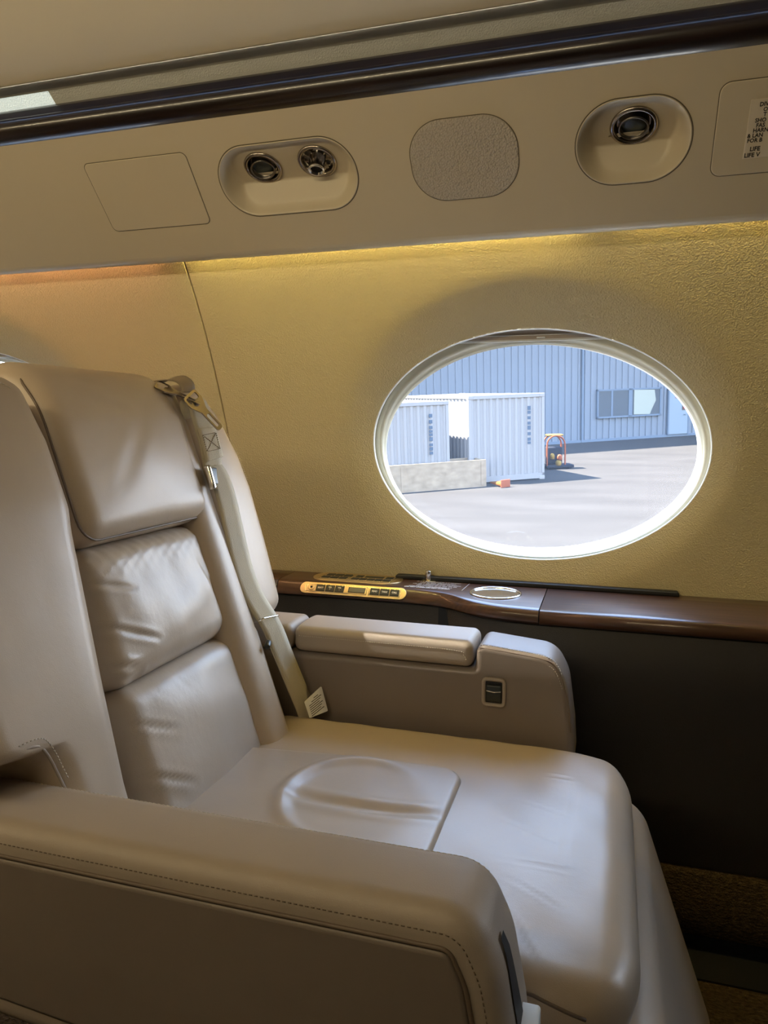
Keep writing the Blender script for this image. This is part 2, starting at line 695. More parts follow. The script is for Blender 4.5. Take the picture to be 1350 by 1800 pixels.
def wall_panel(xc):
    hw = PITCHX / 2 - 0.0019
    zlo, zhi = 0.50, 1.44
    N = 180
    th = list(np.arange(N) * 2 * math.pi / N)
    for cx in (-hw, hw):
        for cz in (zlo - RIM_Z, zhi - RIM_Z):
            th.append(math.atan2(cz, cx) % (2 * math.pi))
    th = np.array(sorted(th))
    c, s = np.cos(th), np.sin(th)
    r_rim = 1 / np.sqrt((c / RIM_A) ** 2 + (s / RIM_B) ** 2)
    dz = RIM_Z - DISH_Z
    qa = (c / DISH_A) ** 2 + (s / DISH_B) ** 2
    qb = 2 * s * dz / DISH_B ** 2
    qc = dz ** 2 / DISH_B ** 2 - 1
    r_d = (-qb + np.sqrt(qb ** 2 - 4 * qa * qc)) / (2 * qa)
    with np.errstate(divide='ignore'):
        r_rect = np.minimum(np.where(np.abs(c) > 1e-9, hw / np.abs(c), 9),
                            np.where(s > 0, (zhi - RIM_Z) / np.maximum(s, 1e-9), (RIM_Z - zlo) / np.maximum(-s, 1e-9)))
    rings = []

    def ring(r, extra=0.0):
        q = np.clip((r - r_rim) / (r_d - r_rim), 0, 1)
        dep = DISH_D * (1 - q) ** 1.25
        X, Z = xc + r * c, RIM_Z + r * s
        return np.stack([X, wallY(Z) + dep + extra, Z], 1)
    for q in np.linspace(0, 1, 9):
        rings.append(ring(r_rim + (np.minimum(r_d, r_rect) - r_rim) * q))
    for q in np.linspace(0, 1, 12)[1:]:
        rings.append(ring(np.minimum(r_d, r_rect) + (r_rect - np.minimum(r_d, r_rect)) * q))
    rings.insert(-1, ring(np.minimum(r_d, r_rect) + (r_rect - np.minimum(r_d, r_rect)) * 0.996))
    last = rings[-1].copy()
    last[:, 1] += 0.012
    rings.append(last)
    V, F = loft(rings, True)
    return mk('sidewall_panel', V, F, 'wall_cream', wall)


for xc in WIN_X:
    wall_panel(xc)
# dark backing behind the joints between sidewall panels
for i in range(len(WIN_X) - 1):
    xj = WIN_X[i] + PITCHX / 2
    zz = np.linspace(0.5, 1.44, 20)
    V, F = loft([np.stack([np.full(20, xj - 0.006), wallY(zz) + 0.006, zz], 1), np.stack([np.full(20, xj + 0.006), wallY(zz) + 0.006, zz], 1)], False)
    mk('joint_strip', V, F, 'seam_dark', wall)

# ---- windows
PANE_A, PANE_B, PANE_Z = 0.3265, 0.2235, 0.906


def ering(xc, a, b, zc, yo, n=144):
    x, z = ell(a, b, n)
    Z = zc + z
    return np.stack([xc + x, wallY(Z) + yo, Z], 1)


def make_window(i, xc):
    loc = (xc, 1.56, RIM_Z)
    wi = thing('window_%d' % (i + 1), None, None, loc, kind='structure')
    V, F = loft([ering(xc, RIM_A, RIM_B, RIM_Z, DISH_D), ering(xc, RIM_A - 0.0015, RIM_B - 0.0015, RIM_Z, DISH_D + 0.001),
                 ering(xc, RIM_A - 0.002, RIM_B - 0.002, RIM_Z, DISH_D + 0.004), ering(xc, RIM_A + 0.004, RIM_B + 0.003, RIM_Z, DISH_D + 0.008),
                 ering(xc, RIM_A + 0.006, RIM_B + 0.004, RIM_Z, 0.052)])
    mkp('reveal_lip', V, F, 'window_white', wi, loc)
    zc2 = (RIM_Z + PANE_Z) / 2
    rings = [ering(xc, RIM_A + 0.008, RIM_B + 0.006, RIM_Z, 0.050), ering(xc, RIM_A - 0.002, RIM_B - 0.002, RIM_Z - 0.001, 0.048),
             ering(xc, RIM_A - 0.006, RIM_B - 0.0045, RIM_Z - 0.004, 0.0475), ering(xc, RIM_A - 0.009, RIM_B - 0.007, zc2, 0.051),
             ering(xc, RIM_A - 0.0105, RIM_B - 0.0085, zc2 - 0.001, 0.056), ering(xc, PANE_A + 0.003, PANE_B + 0.002, PANE_Z + 0.002, 0.057),
             ering(xc, PANE_A + 0.001, PANE_B + 0.0005, PANE_Z, 0.060), ering(xc, PANE_A, PANE_B, PANE_Z, 0.066),
             ering(xc, PANE_A, PANE_B, PANE_Z, 0.070)]
    V, F = loft(rings)
    mkp('window_frame', V, F, 'window_cream', wi, loc)
    rings = [ering(xc, PANE_A, PANE_B, PANE_Z, 0.070), ering(xc - 0.001, PANE_A + 0.006, PANE_B + 0.005, PANE_Z, 0.085),
             ering(xc - 0.019, 0.346, 0.2245, PANE_Z + 0.007, 0.150), ering(xc - 0.009, PANE_A + 0.040, PANE_B + 0.036, PANE_Z + 0.005, 0.153)]
    V, F = loft(rings)
    mkp('outer_surround', V, F, 'window_white', wi, loc)
    rr = [ering(xc, PANE_A * q, PANE_B * q, PANE_Z, 0.0685, 72) for q in (1.0, 0.8, 0.6, 0.4, 0.2, 0.02)]
    V, F = loft(rr, True, False, True)
    mkp('pane', V, F, 'pane_clear', wi, loc)
    # portal: tells the renderer that daylight arrives through this opening
    return wi


wins = [make_window(i, xc) for i, xc in enumerate(WIN_X)]


def portal(x, y, s):
    ld = bpy.data.lights.new('window_daylight', 'AREA')
    ld.shape = 'ELLIPSE'
    ld.size, ld.size_y = 0.80, 0.62
    ld.cycles.is_portal = True
    o = bpy.data.objects.new('window_daylight', ld)
    COL.objects.link(o)
    o.location = (x, y, 0.90)
    o.rotation_euler = (math.radians(-90 * s), 0, 0)


for xc in WIN_X:
    portal(xc, 1.735, 1)

# ---- passenger service panel above the windows
P0 = np.array([0, 1.13, 1.473])
PE = np.array([0, 0.17, -0.194])
PE /= np.linalg.norm(PE)
PN = np.array([0, PE[2], -PE[1]])


def ps(X, s, h=0.0):
    X, s, h = np.broadcast_arrays(np.asarray(X, float), np.asarray(s, float), np.asarray(h, float))
    return P0 + X[..., None] * np.array([1.0, 0, 0]) + s[..., None] * PE + h[..., None] * PN


def stadium(x0, x1, s0, s1, n=16, r=None):
    r = (s1 - s0) / 2 * 0.999 if r is None else r
    return round_poly([(x0, s0), (x1, s0), (x1, s1), (x0, s1)], r, n)


POD2 = stadium(-0.665, -0.414, 0.0525, 0.1745)
POD1 = stadium(-0.067, 0.0965, 0.0505, 0.1745)
S_FACE = 0.238


def face_with_holes(outer, holes, fn):
    bm = bmesh.new()
    for poly in [outer] + holes:
        vs = [bm.verts.new(tuple(fn(np.array([p[0]]), np.array([p[1]]), np.array([0.0]))[0])) for p in poly]
        for k in range(len(vs)):
            bm.edges.new((vs[k], vs[(k + 1) % len(vs)]))
    bmesh.ops.triangle_fill(bm, use_beauty=True, use_dissolve=False, edges=bm.edges[:])
    bm.verts.ensure_lookup_table()
    bm.verts.index_update()
    V = [tuple(v.co) for v in bm.verts]
    F = [tuple(v.index for v in f.verts) for f in bm.faces]
    bm.free()
    return np.array(V), F


psu = thing('trim_1', 'cream service panel running above the windows', None, (0, 0, 0), kind='structure')
outer = densify(np.array([(X0, 0.0), (X1, 0.0), (X1, S_FACE), (X0, S_FACE)]), 0.4)
V, F = face_with_holes(outer, [POD2, POD1], lambda x, s, h: ps(x, s, h))
mk('service_face', V, F, 'panel_cream', psu, smooth=False, recalc=True)
RN = 0.021
nose = []
for k in range(11):
    ph = math.radians(135 * k / 10)
    nose.append(P0 + PE * (S_FACE + RN * math.sin(ph)) + PN * (RN * (math.cos(ph) - 1)))
nose.append(np.array([0, 1.325, 1.335]))
nose.append(np.array([0, 1.33, 1.36]))
rings = [np.array(nose) + np.array([x, 0, 0]) for x in np.linspace(X0, X1, 8)]
V, F = loft(rings, False)
mk('nose_edge', V, F, 'panel_cream', psu, recalc=True)

# lamps in the slot behind the nose edge: amber aft of the seam, yellow forward of it


def slot_lamp(x0, x1, colr, power, name, label, grp):
    t_ = thing(name, label, 'lamp', ((x0 + x1) / 2, 1.333, 1.33), grp)
    V, F = box(x0, x1, 1.326, 1.340, 1.328, 1.334)
    mkp('lamp_housing', V, F, 'window_white', t_, t_.location, smooth=False)
    ld = bpy.data.lights.new('slot_glow', 'AREA')
    ld.shape = 'RECTANGLE'
    ld.size, ld.size_y = x1 - x0 - 0.01, 0.010
    ld.color = colr
    ld.energy = power
    o = bpy.data.objects.new('slot_glow', ld)
    COL.objects.link(o)
    o.parent = t_
    o.location = (0, 0, -0.004)
    o.rotation_euler = Vector((0, -0.70, 0.70)).to_track_quat('Z', 'Y').to_euler()


XS = WIN_X[0] + PITCHX / 2
slot_lamp(X0 + 0.02, XS - 0.05, (1.0, 0.52, 0.24), 9.0, 'slot_lamp', 'amber light strip hidden above the wall left of the panel seam', 'light strips over the sidewall')
slot_lamp(XS + 0.00, WIN_X[1] + 0.10, (1.0, 0.78, 0.24), 7.0, 'slot_lamp', 'yellow light strip hidden above the wall just right of the panel seam', 'light strips over the sidewall')
slot_lamp(WIN_X[1] + 0.14, WIN_X[2] + 0.5, (1.0, 0.78, 0.24), 7.0, 'slot_lamp', 'yellow light strip hidden above the wall at the right of the oval window', 'light strips over the sidewall')

# dark glossy rail, light lens and lip above it
rail = [(1.136, 1.4685), (1.122, 1.4705), (1.1125, 1.4770), (1.1085, 1.4875), (1.1090, 1.5000), (1.1105, 1.5010), (1.1120, 1.5030), (1.1140, 1.5130), (1.1190, 1.5190), (1.1270, 1.5215), (1.140, 1.5225)]
rings = [np.array([(x, y, z) for y, z in rail]) for x in np.linspace(X0, X1, 6)]
V, F = loft(rings, False)
r_ = mk('trim_2', V, F, 'wood_black', None, recalc=True)
r_['kind'] = 'structure'
r_['label'] = 'dark high gloss wooden rail between ceiling and service panel'
XL = -0.937
lens = thing('trim_3', 'grey plastic lighting lens strip above the dark rail', None, (0, 0, 0), kind='structure')
lp = [(1.134, 1.518), (1.127, 1.5235), (1.119, 1.5305), (1.1115, 1.5365), (1.110, 1.5372)]
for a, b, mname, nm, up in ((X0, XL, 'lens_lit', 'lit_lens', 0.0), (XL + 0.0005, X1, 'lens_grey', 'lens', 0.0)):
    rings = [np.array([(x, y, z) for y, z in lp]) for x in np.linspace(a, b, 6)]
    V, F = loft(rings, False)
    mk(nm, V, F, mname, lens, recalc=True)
rings = [np.array([(x, 1.110, 1.5372), (x, 1.098, 1.5415), (x, 1.087, 1.5420), (x, 1.085, 1.5440)]) for x in np.linspace(X0, X1, 4)]
V, F = loft(rings, False)
mk('shadow_lip', V, F, 'lip_grey', lens, recalc=True)
cl = [(1.0845, 1.5415), (1.079, 1.5395), (1.072, 1.5405), (1.02, 1.566), (0.95, 1.610), (0.85, 1.680), (0.72, 1.760), (0.60, 1.810), (0.46, 1.830)]
cl = cl + [(0.92 - y, z) for y, z in cl[-2::-1]]
cl = smooth_path([(0, y, z) for y, z in cl], 5)
rings = [cl + np.array([x, 0, 0]) for x in np.linspace(X0, X1, 6)]
V, F = loft(rings, False)
c_ = mk('ceiling', V, F, 'ceiling_cream', None, recalc=True)
c_['kind'] = 'structure'
c_['label'] = 'cream ceiling panel curving up over the aisle'
# closing panel behind lens, rail and wall head
V, F = loft([np.array([(x, 1.0845, 1.56), (x, 1.16, 1.545), (x, 1.21, 1.50), (x, 1.235, 1.43)]) for x in (X0, X1)], False)
hl = mk('trim_4', V, F, 'panel_cream', None)
hl['kind'] = 'structure'
hl['label'] = 'hidden closing panel over the sidewall head'

# ------------------------------------------------------------------ ledge, dado, floor
LZ = 0.629


def ledgeF(X):
    return np.interp(X, [-9, -0.46, -0.38, -0.335, -0.305, -0.285, -0.262, -0.235, -0.19, -0.115, 9],
                     [1.470, 1.470, 1.468, 1.460, 1.448, 1.430, 1.410, 1.394, 1.379, 1.371, 1.371])


def ledge_section(name, xa, xb, parent, nx):
    xs = np.linspace(xa, xb, nx)
    rings = []
    for x in xs:
        f = float(np.mean(ledgeF(np.linspace(x - 0.02, x + 0.02, 9))))
        k = np.clip((1.470 - f) / 0.09, 0, 1)     # 0 = narrow part with a sloped control face, 1 = wide part
        c = 0.018 * (1 - k) + 0.010 * k
        pts = [(1.5795, LZ), (1.54, LZ), (f + c + 0.012, LZ), (f + c, LZ - 0.0008), (f + c - 0.004, LZ - 0.0028)]
        if k < 0.5:
            pts += [(f + 0.006, LZ - 0.0155), (f, LZ - 0.0235), (f - 0.0005, LZ - 0.0275), (f + 0.004, LZ - 0.0305), (1.58, LZ - 0.0305)]
        else:
            pts += [(f + 0.002, LZ - 0.0085), (f, LZ - 0.0155), (f - 0.0005, LZ - 0.0225), (f + 0.005, LZ - 0.0275), (1.58, LZ - 0.0275)]
        # blend the two front shapes
        n0 = [(f + 0.006, LZ - 0.0155), (f, LZ - 0.0235), (f - 0.0005, LZ - 0.0275), (f + 0.004, LZ - 0.0305), (1.58, LZ - 0.0305)]
        n1 = [(f + 0.002, LZ - 0.0085), (f, LZ - 0.0155), (f - 0.0005, LZ - 0.0225), (f + 0.005, LZ - 0.0275), (1.58, LZ - 0.0275)]
        tail = [tuple(np.array(p) * (1 - k) + np.array(q) * k) for p, q in zip(n0, n1)]
        rings.append(np.array([(x, y, z) for y, z in pts[:5] + tail]))
    V, F = loft(rings, True, True, True)
    o = mk(name, V, F, 'wood', parent, recalc=True)
    return o


CUP = np.array([-0.216, 1.490])
ledge = thing('side_ledge', 'dark glossy wooden side ledge under the oval window', 'ledge', (0, 0, 0))
ls = ledge_section('ledge_section', -0.700, -0.1185, ledge, 70)
ledge_section('ledge_section', X0, -0.7015, ledge, 6)
ledge_section('table_leaf', -0.1165, X1, ledge, 12)
# hole for the cup holder
cut = bpy.data.objects.new('cut', bpy.data.meshes.new('cut'))
V, F = lathe([(0.0475, -0.2), (0.0475, 0.2)], 48)
cut.data.from_pydata([tuple(v) for v in V + np.array([CUP[0], CUP[1], LZ])], [], F)
COL.objects.link(cut)
bmod = ls.modifiers.new('hole', 'BOOLEAN')
bmod.object = cut
bmod.operation = 'DIFFERENCE'
bmod.solver = 'EXACT'
bpy.context.view_layer.update()
me2 = bpy.data.meshes.new_from_object(ls.evaluated_get(bpy.context.evaluated_depsgraph_get()))
ls.modifiers.clear()
ls.data = me2
bpy.data.objects.remove(cut)
ls.data.set_sharp_from_angle(angle=math.radians(35))
# rubber upstand at the wall
rp_ = round_poly([(-0.452, 0.0), (0.142, 0.0), (0.142, 0.0105), (-0.452, 0.0105)], [0, 0, 0.009, 0.009], 5)
V, F = solid(rp_, bevel_prof(0.0, 0.020, 0.003), lambda x, z, d: np.stack([x, 1.584 - d, LZ - 0.0005 + z], 1))
mk('rubber_seal', V, F, 'rubber', ledge)

dado = thing('wall_dado', 'black brown leather lower side panel below the ledge', None, (0, 0, 0), kind='structure')


def dado_panel(xa, xb, nm):
    xs = np.linspace(xa, xb, 40)
    rings = []
    for i, x in enumerate(xs):
        f = float(np.mean(ledgeF(np.linspace(x - 0.02, x + 0.02, 9)))) + 0.012
        e = 0.004 if i in (0, len(xs) - 1) else 0.0
        rings.append(np.array([(x, f + e + 0.005, 0.6005), (x, f + e, 0.596), (x, f + e, 0.5), (x, np.clip(f, 1.39, 1.42) + e, 0.40), (x, 1.39 + e, 0.30), (x, 1.39 + e, 0.165), (x, 1.395 + e, 0.158)]))
    V, F = loft(rings, False)
    mk(nm, V, F, 'dark_leather', dado, recalc=True)


dado_panel(X0, -0.312, 'dado_panel')
dado_panel(-0.3108, X1, 'dado_panel')
V, F = box(-0.33, -0.29, 1.455, 1.48, 0.1, 0.6)
V[:, 1] = np.where(V[:, 2] > 0.3, V[:, 1] + 0.012, 1.41 + 0.5 * (V[:, 1] - 1.455))
mk('joint_backing', V, F, 'black_void', dado, smooth=False)
kick = thing('baseboard_outboard', 'brown carpet covered kick panel along the sidewall', None, (0, 0, 0), kind='structure')
V, F = loft([np.array([(x, 1.41, 0.158), (x, 1.386, 0.158), (x, 1.380, 0.150), (x, 1.378, 0.060), (x, 1.380, 0.034), (x, 1.390, 0.028)]) for x in np.linspace(X0, X1, 10)], False)
mk('carpet_facing', V, F, 'carpet', kick, recalc=True)
V, F = box(X0, X1, 1.305, 1.42, -0.02, 0.004)
mk('seat_track', V, F, 'black_void', kick, smooth=False)
V, F = box(X0, X1, 1.392, 1.42, 0.0, 0.05)
mk('recess_back', V, F, 'black_void', kick, smooth=False)
V, F = box(X0, X1, -0.50, 1.305, -0.02, 0.0)
fl = mk('floor', V, F, 'carpet', None, smooth=False)
fl['kind'] = 'structure'
fl['label'] = 'brown carpeted cabin floor'
for nm, xx in (('wall_aft', X0), ('wall_forward', X1)):
    V, F = box(xx - 0.02, xx + 0.02, -0.80, 1.72, -0.02, 1.9)
    b_ = mk(nm, V, F, 'panel_cream', None, smooth=False)
    b_['kind'] = 'structure'

# ------------------------------------------------------------------ opposite side of the cabin (behind the camera)
for src, nm in ((wall, 'wall_opposite'), (psu, 'trim_5'), (r_, 'trim_6'), (lens, 'trim_7'), (hl, 'trim_8'), (dado, 'wall_dado_opposite'), (kick, 'baseboard_opposite')):
    copy_mirror(src, nm)
for i, wi in enumerate(wins):
    c = copy_mirror(wi, 'window_%d' % (len(wins) + i + 1))
    for ch in c.children:                       # blinds added on these unseen windows to cut the daylight from behind
        if ch.name.startswith('pane'):
            ch.name = 'added_blind'
            ch.data = ch.data.copy()
            ch.data.materials[0] = MATS['shade_rail']
# warm lamp added out of view opposite, to brighten service panel and ceiling
t_ = thing('fill_lamp', 'warm fill lamp added out of view on the opposite side', 'lamp', (-1.10, -0.1975, 1.5270))
V, F = box(-1.05, 1.05, -0.006, -0.001, -0.004, 0.004)
mk('lamp_housing', V, F, 'window_white', t_, smooth=False)
ld = bpy.data.lights.new('fill_glow', 'AREA')
ld.shape = 'RECTANGLE'
ld.size, ld.size_y = 2.1, 0.006
ld.color = (1.0, 0.82, 0.50)
ld.energy = FILL
o = bpy.data.objects.new('fill_glow', ld)
COL.objects.link(o)
o.parent = t_
o.rotation_euler = Vector((0, -1.0, -0.05)).to_track_quat('Z', 'Y').to_euler()
V, F = box(X0, X1, -0.68, -0.45, LZ - 0.03, LZ)
ol = mk('trim_9', V, F, 'wood', None, smooth=False)
ol['kind'] = 'structure'
ol['label'] = 'dark wooden side ledge along the opposite wall'
# ------------------------------------------------------------------ fittings in the service panel


def plate(name, label, cat, outline, mname, h1=0.0013, grp=None, bev=0.0009):
    c = outline.mean(0)
    loc = tuple(ps(c[0], c[1]))
    t_ = thing(name, label, cat, loc, grp)
    V, F = solid(offset(outline, -0.0012), [(0, -0.001), (0, 0.0004)], lambda x, s, d: ps(x, s, d))
    mkp('gasket', V, F, 'seam_dark', t_, loc, smooth=False)
    V, F = solid(outline, bevel_prof(-0.001, h1, bev, 3), lambda x, s, d: ps(x, s, d))
    mkp('cover', V, F, mname, t_, loc)
    return t_, loc


plate('access_panel', 'plain rectangular cream access panel left of the double vent pod', 'panel',
      round_poly([(-0.9165, 0.0525), (-0.711, 0.0525), (-0.711, 0.179), (-0.9165, 0.179)], 0.010, 6), 'panel_cream')
plate('speaker_grille', 'woven beige speaker grille between the two vent pods', 'speaker', stadium(-0.322, -0.152, 0.0495, 0.1755, 16, 0.054), 'speaker_cloth', 0.0012)
pl_, ploc = plate('placard_panel', 'cream panel carrying a black lettered life vest placard', 'placard',
                  round_poly([(0.1265, 0.0465), (0.345, 0.0465), (0.345, 0.175), (0.1265, 0.175)], 0.014, 6), 'panel_cream')
V, F = solid(densify(np.array([(0.1675, 0.0725), (0.305, 0.0725), (0.305, 0.1525), (0.1675, 0.1525)])), bevel_prof(0.001, 0.0019, 0.0003, 2), lambda x, s, d: ps(x, s, d))
mkp('placard_plate', V, F, 'placard', pl_, ploc)
for tx, X, s, sz in (('DIV', 0.1790, 0.0795, 0.0078), ('O', 0.1845, 0.0865, 0.0078), ('T', 0.1855, 0.0932, 0.0078), ('SHO', 0.1762, 0.1005, 0.0078), ('FAS', 0.1785, 0.1073, 0.0078),
                     ('HARN', 0.1755, 0.1140, 0.0078), ('& LAN', 0.1692, 0.1207, 0.0078), ('FOR B', 0.1700, 0.1275, 0.0078), ('LIFE', 0.1752, 0.1395, 0.0086), ('LIFE V', 0.1690, 0.1480, 0.0086)):
    text_on('placard_lettering', tx, sz, ps(X, s, 0.0020), (1, 0, 0), -PE, 'print_black', pl_, ploc, squeeze=0.92)


AX = PN + 0.40 * PE
AX /= np.linalg.norm(AX)


def pod_surface(x, s, ins, s0, s1):
    v = (s - s0) / (s1 - s0)
    tri = np.where(v < 0.62, v / 0.62, (1 - v) / 0.38)
    tgt = 0.006 + 0.028 * np.clip(tri, 0, 1)
    edge = 0.0016 + 1.6 * np.maximum(ins - 0.004, 0)
    k = 0.006
    hh = np.clip(0.5 + 0.5 * (tgt - edge) / k, 0, 1)
    return -(tgt * (1 - hh) + edge * hh - k * hh * (1 - hh))


def pod(name, label, outline, s0, s1, openings):
    outline = densify(outline, 0.0028)
    c = outline.mean(0)
    loc = tuple(ps(c[0], c[1]))
    t_ = thing(name, label, 'vent', loc, 'moulded pods in the service panel')
    V, F = solid(offset(outline, -0.0014), [(0, -0.002), (0, 0.0003)], lambda x, s, d: ps(x, s, d))
    q0, q1 = offset(outline, -0.0012), offset(outline, 0.0012)
    V, F = loft([ps(q0[:, 0], q0[:, 1], 0.0003), ps(q1[:, 0], q1[:, 1], 0.0003)], True)
    mkp('gasket', V, F, 'seam_dark', t_, loc, smooth=False)
    rings = [ps(offset(outline, 0.0006)[:, 0], offset(outline, 0.0006)[:, 1], -0.002), ps(offset(outline, 0.0006)[:, 0], offset(outline, 0.0006)[:, 1], 0.0006)]
    R = (s1 - s0) / 2
    for ins in [0.0012, 0.0022, 0.0038, 0.005, 0.0065] + list(np.arange(0.0085, 0.0600, 0.0025)):
        q = offset(outline, min(ins, R * 0.985))
        hgt = 0.0010 - 0.0026 * max(0, ins - 0.0022) / 0.0016 if ins < 0.0039 else None
        h_ = np.full(len(q), hgt) if hgt is not None else pod_surface(q[:, 0], q[:, 1], np.full(len(q), ins), s0, s1)
        rings.append(ps(q[:, 0], q[:, 1], h_))
    V, F = loft(rings, True, False, True)
    for (ox, os_, oh, orad) in openings:
        oc = ps(ox, os_, oh)
        dd = V - oc
        rad_ = np.linalg.norm(dd - np.outer(dd @ AX, AX), axis=1)
        F = [f for f in F if len(f) > 4 or max(rad_[k] for k in f) > orad]
    mkp('moulded_dish', V, F, 'panel_cream', t_, loc)
    return t_, loc




def fitting(parent, loc, X, s, h, kind, R=0.034, tilt=(0, 0)):
    o = ps(X, s, h)
    fr_ = frame(o, AX, (1, 0, 0))
    V, F = lathe([(R, -0.006), (R, 0.0015), (R - 0.001, 0.003), (R - 0.004, 0.0042), (R - 0.0065, 0.003), (R - 0.008, -0.001), (R - 0.012, -0.009), (0.013, -0.013), (0.0, -0.014)], 40)
    ring = mkp('swivel_ring', fr_(V), F, 'nickel', parent, loc)
    ax2 = AX + tilt[0] * np.array([1.0, 0, 0]) + tilt[1] * PE
    f2 = frame(o + AX * 0.001, ax2, (1, 0, 0))
    if kind == 'lamp':
        r = R * 0.60
        V, F = lathe([(r + 0.001, -0.012), (r + 0.001, 0.002), (r + 0.0015, 0.004), (r + 0.0005, 0.0055), (r - 0.0012, 0.005), (r - 0.002, 0.003), (r - 0.0025, -0.004)], 36)
        mkp('barrel', f2(V), F, 'gunmetal', parent, loc)
        V, F = lathe([(r - 0.0022, -0.0035), (r * 0.8, -0.0022), (r * 0.5, -0.0012), (0.0, -0.0008)], 36)
        mkp('lamp_lens', f2(V), F, 'lens_glass', parent, loc)
    else:
        r = 0.0135
        V, F = lathe([(r, -0.012), (r, 0.014), (r + 0.0006, 0.0165), (r - 0.0006, 0.018), (r - 0.0028, 0.0175), (r - 0.0035, 0.012)], 32)
        mkp('nozzle', f2(V), F, 'chrome', parent, loc)
        V, F = lathe([(r - 0.003, 0.0135), (0.004, 0.0125), (0.0, 0.0125)], 32)
        mkp('outlet_hole', f2(V), F, 'black_void', parent, loc)
        for k in range(10):
            a = k * 2 * math.pi / 10
            V, F = box(0.0155, 0.0225, -0.0012, 0.0012, -0.010, -0.002)
            cs, sn = math.cos(a), math.sin(a)
            V = np.stack([V[:, 0] * cs - V[:, 1] * sn, V[:, 0] * sn + V[:, 1] * cs, V[:, 2]], 1)
            mkp('vane', fr_(V), F, 'chrome', parent, loc, smooth=False)


pt, ploc2 = pod('vent_pod', 'wide moulded pod holding a reading light and an air nozzle', POD2, 0.0525, 0.1745, [(-0.5885, 0.1015, -0.024, 0.031), (-0.4885, 0.1005, -0.024, 0.0315)])
fitting(pt, ploc2, -0.5885, 0.1015, -0.024, 'lamp', 0.0335, (0.15, 0.05))
fitting(pt, ploc2, -0.4885, 0.1005, -0.024, 'nozzle', 0.0340, (0.05, 0.15))
pt, ploc2 = pod('vent_pod', 'rounded moulded pod holding one single reading light', POD1, 0.0505, 0.1745, [(0.0155, 0.0995, -0.024, 0.032)])
fitting(pt, ploc2, 0.0155, 0.0995, -0.024, 'lamp', 0.0345, (-0.05, 0.05))

# ------------------------------------------------------------------ window shades, parked at the top of each opening
for i, xc in enumerate(WIN_X[:2]):
    loc = (xc, 1.47, 1.15)
    t_ = thing('window_shade', ('folded pleated shade parked at the top of the large oval window' if i else 'folded pleated shade at the top of the window behind the seat'), 'shade', loc, 'window shades')
    for z0, z1, yo, mname, nm in ((1.1335, 1.1368, 0.0375, 'window_white', 'bottom_lip'), (1.1368, 1.1435, 0.0390, 'shade_rail', 'shade_rail'), (1.1435, 1.1448, 0.0372, 'window_white', 'rail_lip'),
                                  (1.1448, 1.1495, 0.0400, 'shade_cloth', 'pleat'), (1.1495, 1.156, 0.0385, 'shade_rail', 'pleat'), (1.156, 1.175, 0.0400, 'shade_cloth', 'pleat')):
        V, F = box(xc - 0.20, xc + 0.20, 0, 0.006, z0, z1)
        V[:, 1] += wallY(V[:, 2]) + yo
        mkp(nm, V, F, mname, t_, loc, smooth=False)
    V, F = rbox((0.016, 0.003, 0.003), 0.0012, lambda P: P + np.array([xc + 0.018, wallY(1.139) + 0.038, 1.1395]), (2, 1, 1), 2)
    mkp('pull_tab', V, F, 'window_white', t_, loc)

# ------------------------------------------------------------------ things set into the ledge
loc = (CUP[0], CUP[1], LZ)
t_ = thing('cup_holder', 'round stainless steel cup holder sunk in the wooden ledge', 'cup holder', loc)
V, F = lathe([(0.0470, -0.004), (0.0475, 0.0005), (0.0490, 0.0028), (0.0520, 0.0030), (0.0532, 0.0015), (0.0535, 0.0)], 64)
mk('rim', V, F, 'chrome', t_)
V, F = lathe([(0.0474, -0.062), (0.0472, -0.03), (0.0470, -0.0038)], 64)
mk('sleeve', V, F, 'steel', t_)
V, F = lathe([(0.0475, -0.062), (0.02, -0.0622), (0.0, -0.0622)], 48)
mk('cup_bottom', V, F, 'steel', t_)

loc = (-0.376, 1.566, LZ)
t_ = thing('latch_pin', 'small chrome pin standing on the ledge behind the lettering', 'pin', loc)
V, F = lathe([(0.0055, 0.0), (0.0058, 0.003), (0.0064, 0.008), (0.0066, 0.020), (0.0060, 0.0225), (0.0045, 0.0232), (0.0, 0.0234)], 24)
mk('pin_body', V, F, 'chrome', t_)
V, F = solid(densify(np.array([(-0.012, -0.008), (0.018, -0.008), (0.010, 0.012), (-0.014, 0.012)])), [(0, 0.0), (0, 0.0015)], lambda x, y, d: np.stack([x, y, d], 1))
mk('brass_plate', V, F, 'brass_bright', t_, smooth=False)

# lettering on the ledge
loc = (-0.36, 1.53, LZ)
t_ = thing('ledge_placard', 'white life vest lettering printed on the wooden ledge', 'placard', loc)
text_on('lettering', 'LIFE VEST UNDER LEG REST CUSHION', 0.0088, (-0.412, 1.497, LZ + 0.0004), (1, 0, 0), (0.14, 1, 0), 'print_white', t_, loc, squeeze=0.66)
mk_lines = []
for k in range(6):
    y = 1.509 + k * 0.0118
    x = -0.404 + 0.012 * (k % 2) + 0.0015 * k
    x1 = -0.312 + 0.006 * ((k * 7) % 3) + 0.002 * k
    while x < x1:
        wd = random.uniform(0.0012, 0.0024)
        V, F = box(x, x + 0.0007, y - 0.0030, y + random.uniform(0.0012, 0.0030), LZ, LZ + 0.0003)
        V[:, 0] += (V[:, 1] - y) * 0.25
        mk_lines.append((V, F))
        if random.random() < 0.5:
            V, F = box(x, x + wd * 0.9, y - 0.0003, y + 0.0009, LZ, LZ + 0.0003)
            mk_lines.append((V, F))
        x += wd + random.choice([0.0009, 0.0010, 0.0012, 0.0036])
V, F = join(*mk_lines)
o = mkp('small_print', V, F, 'print_white', t_, loc, smooth=False)
o['kind'] = 'stuff'
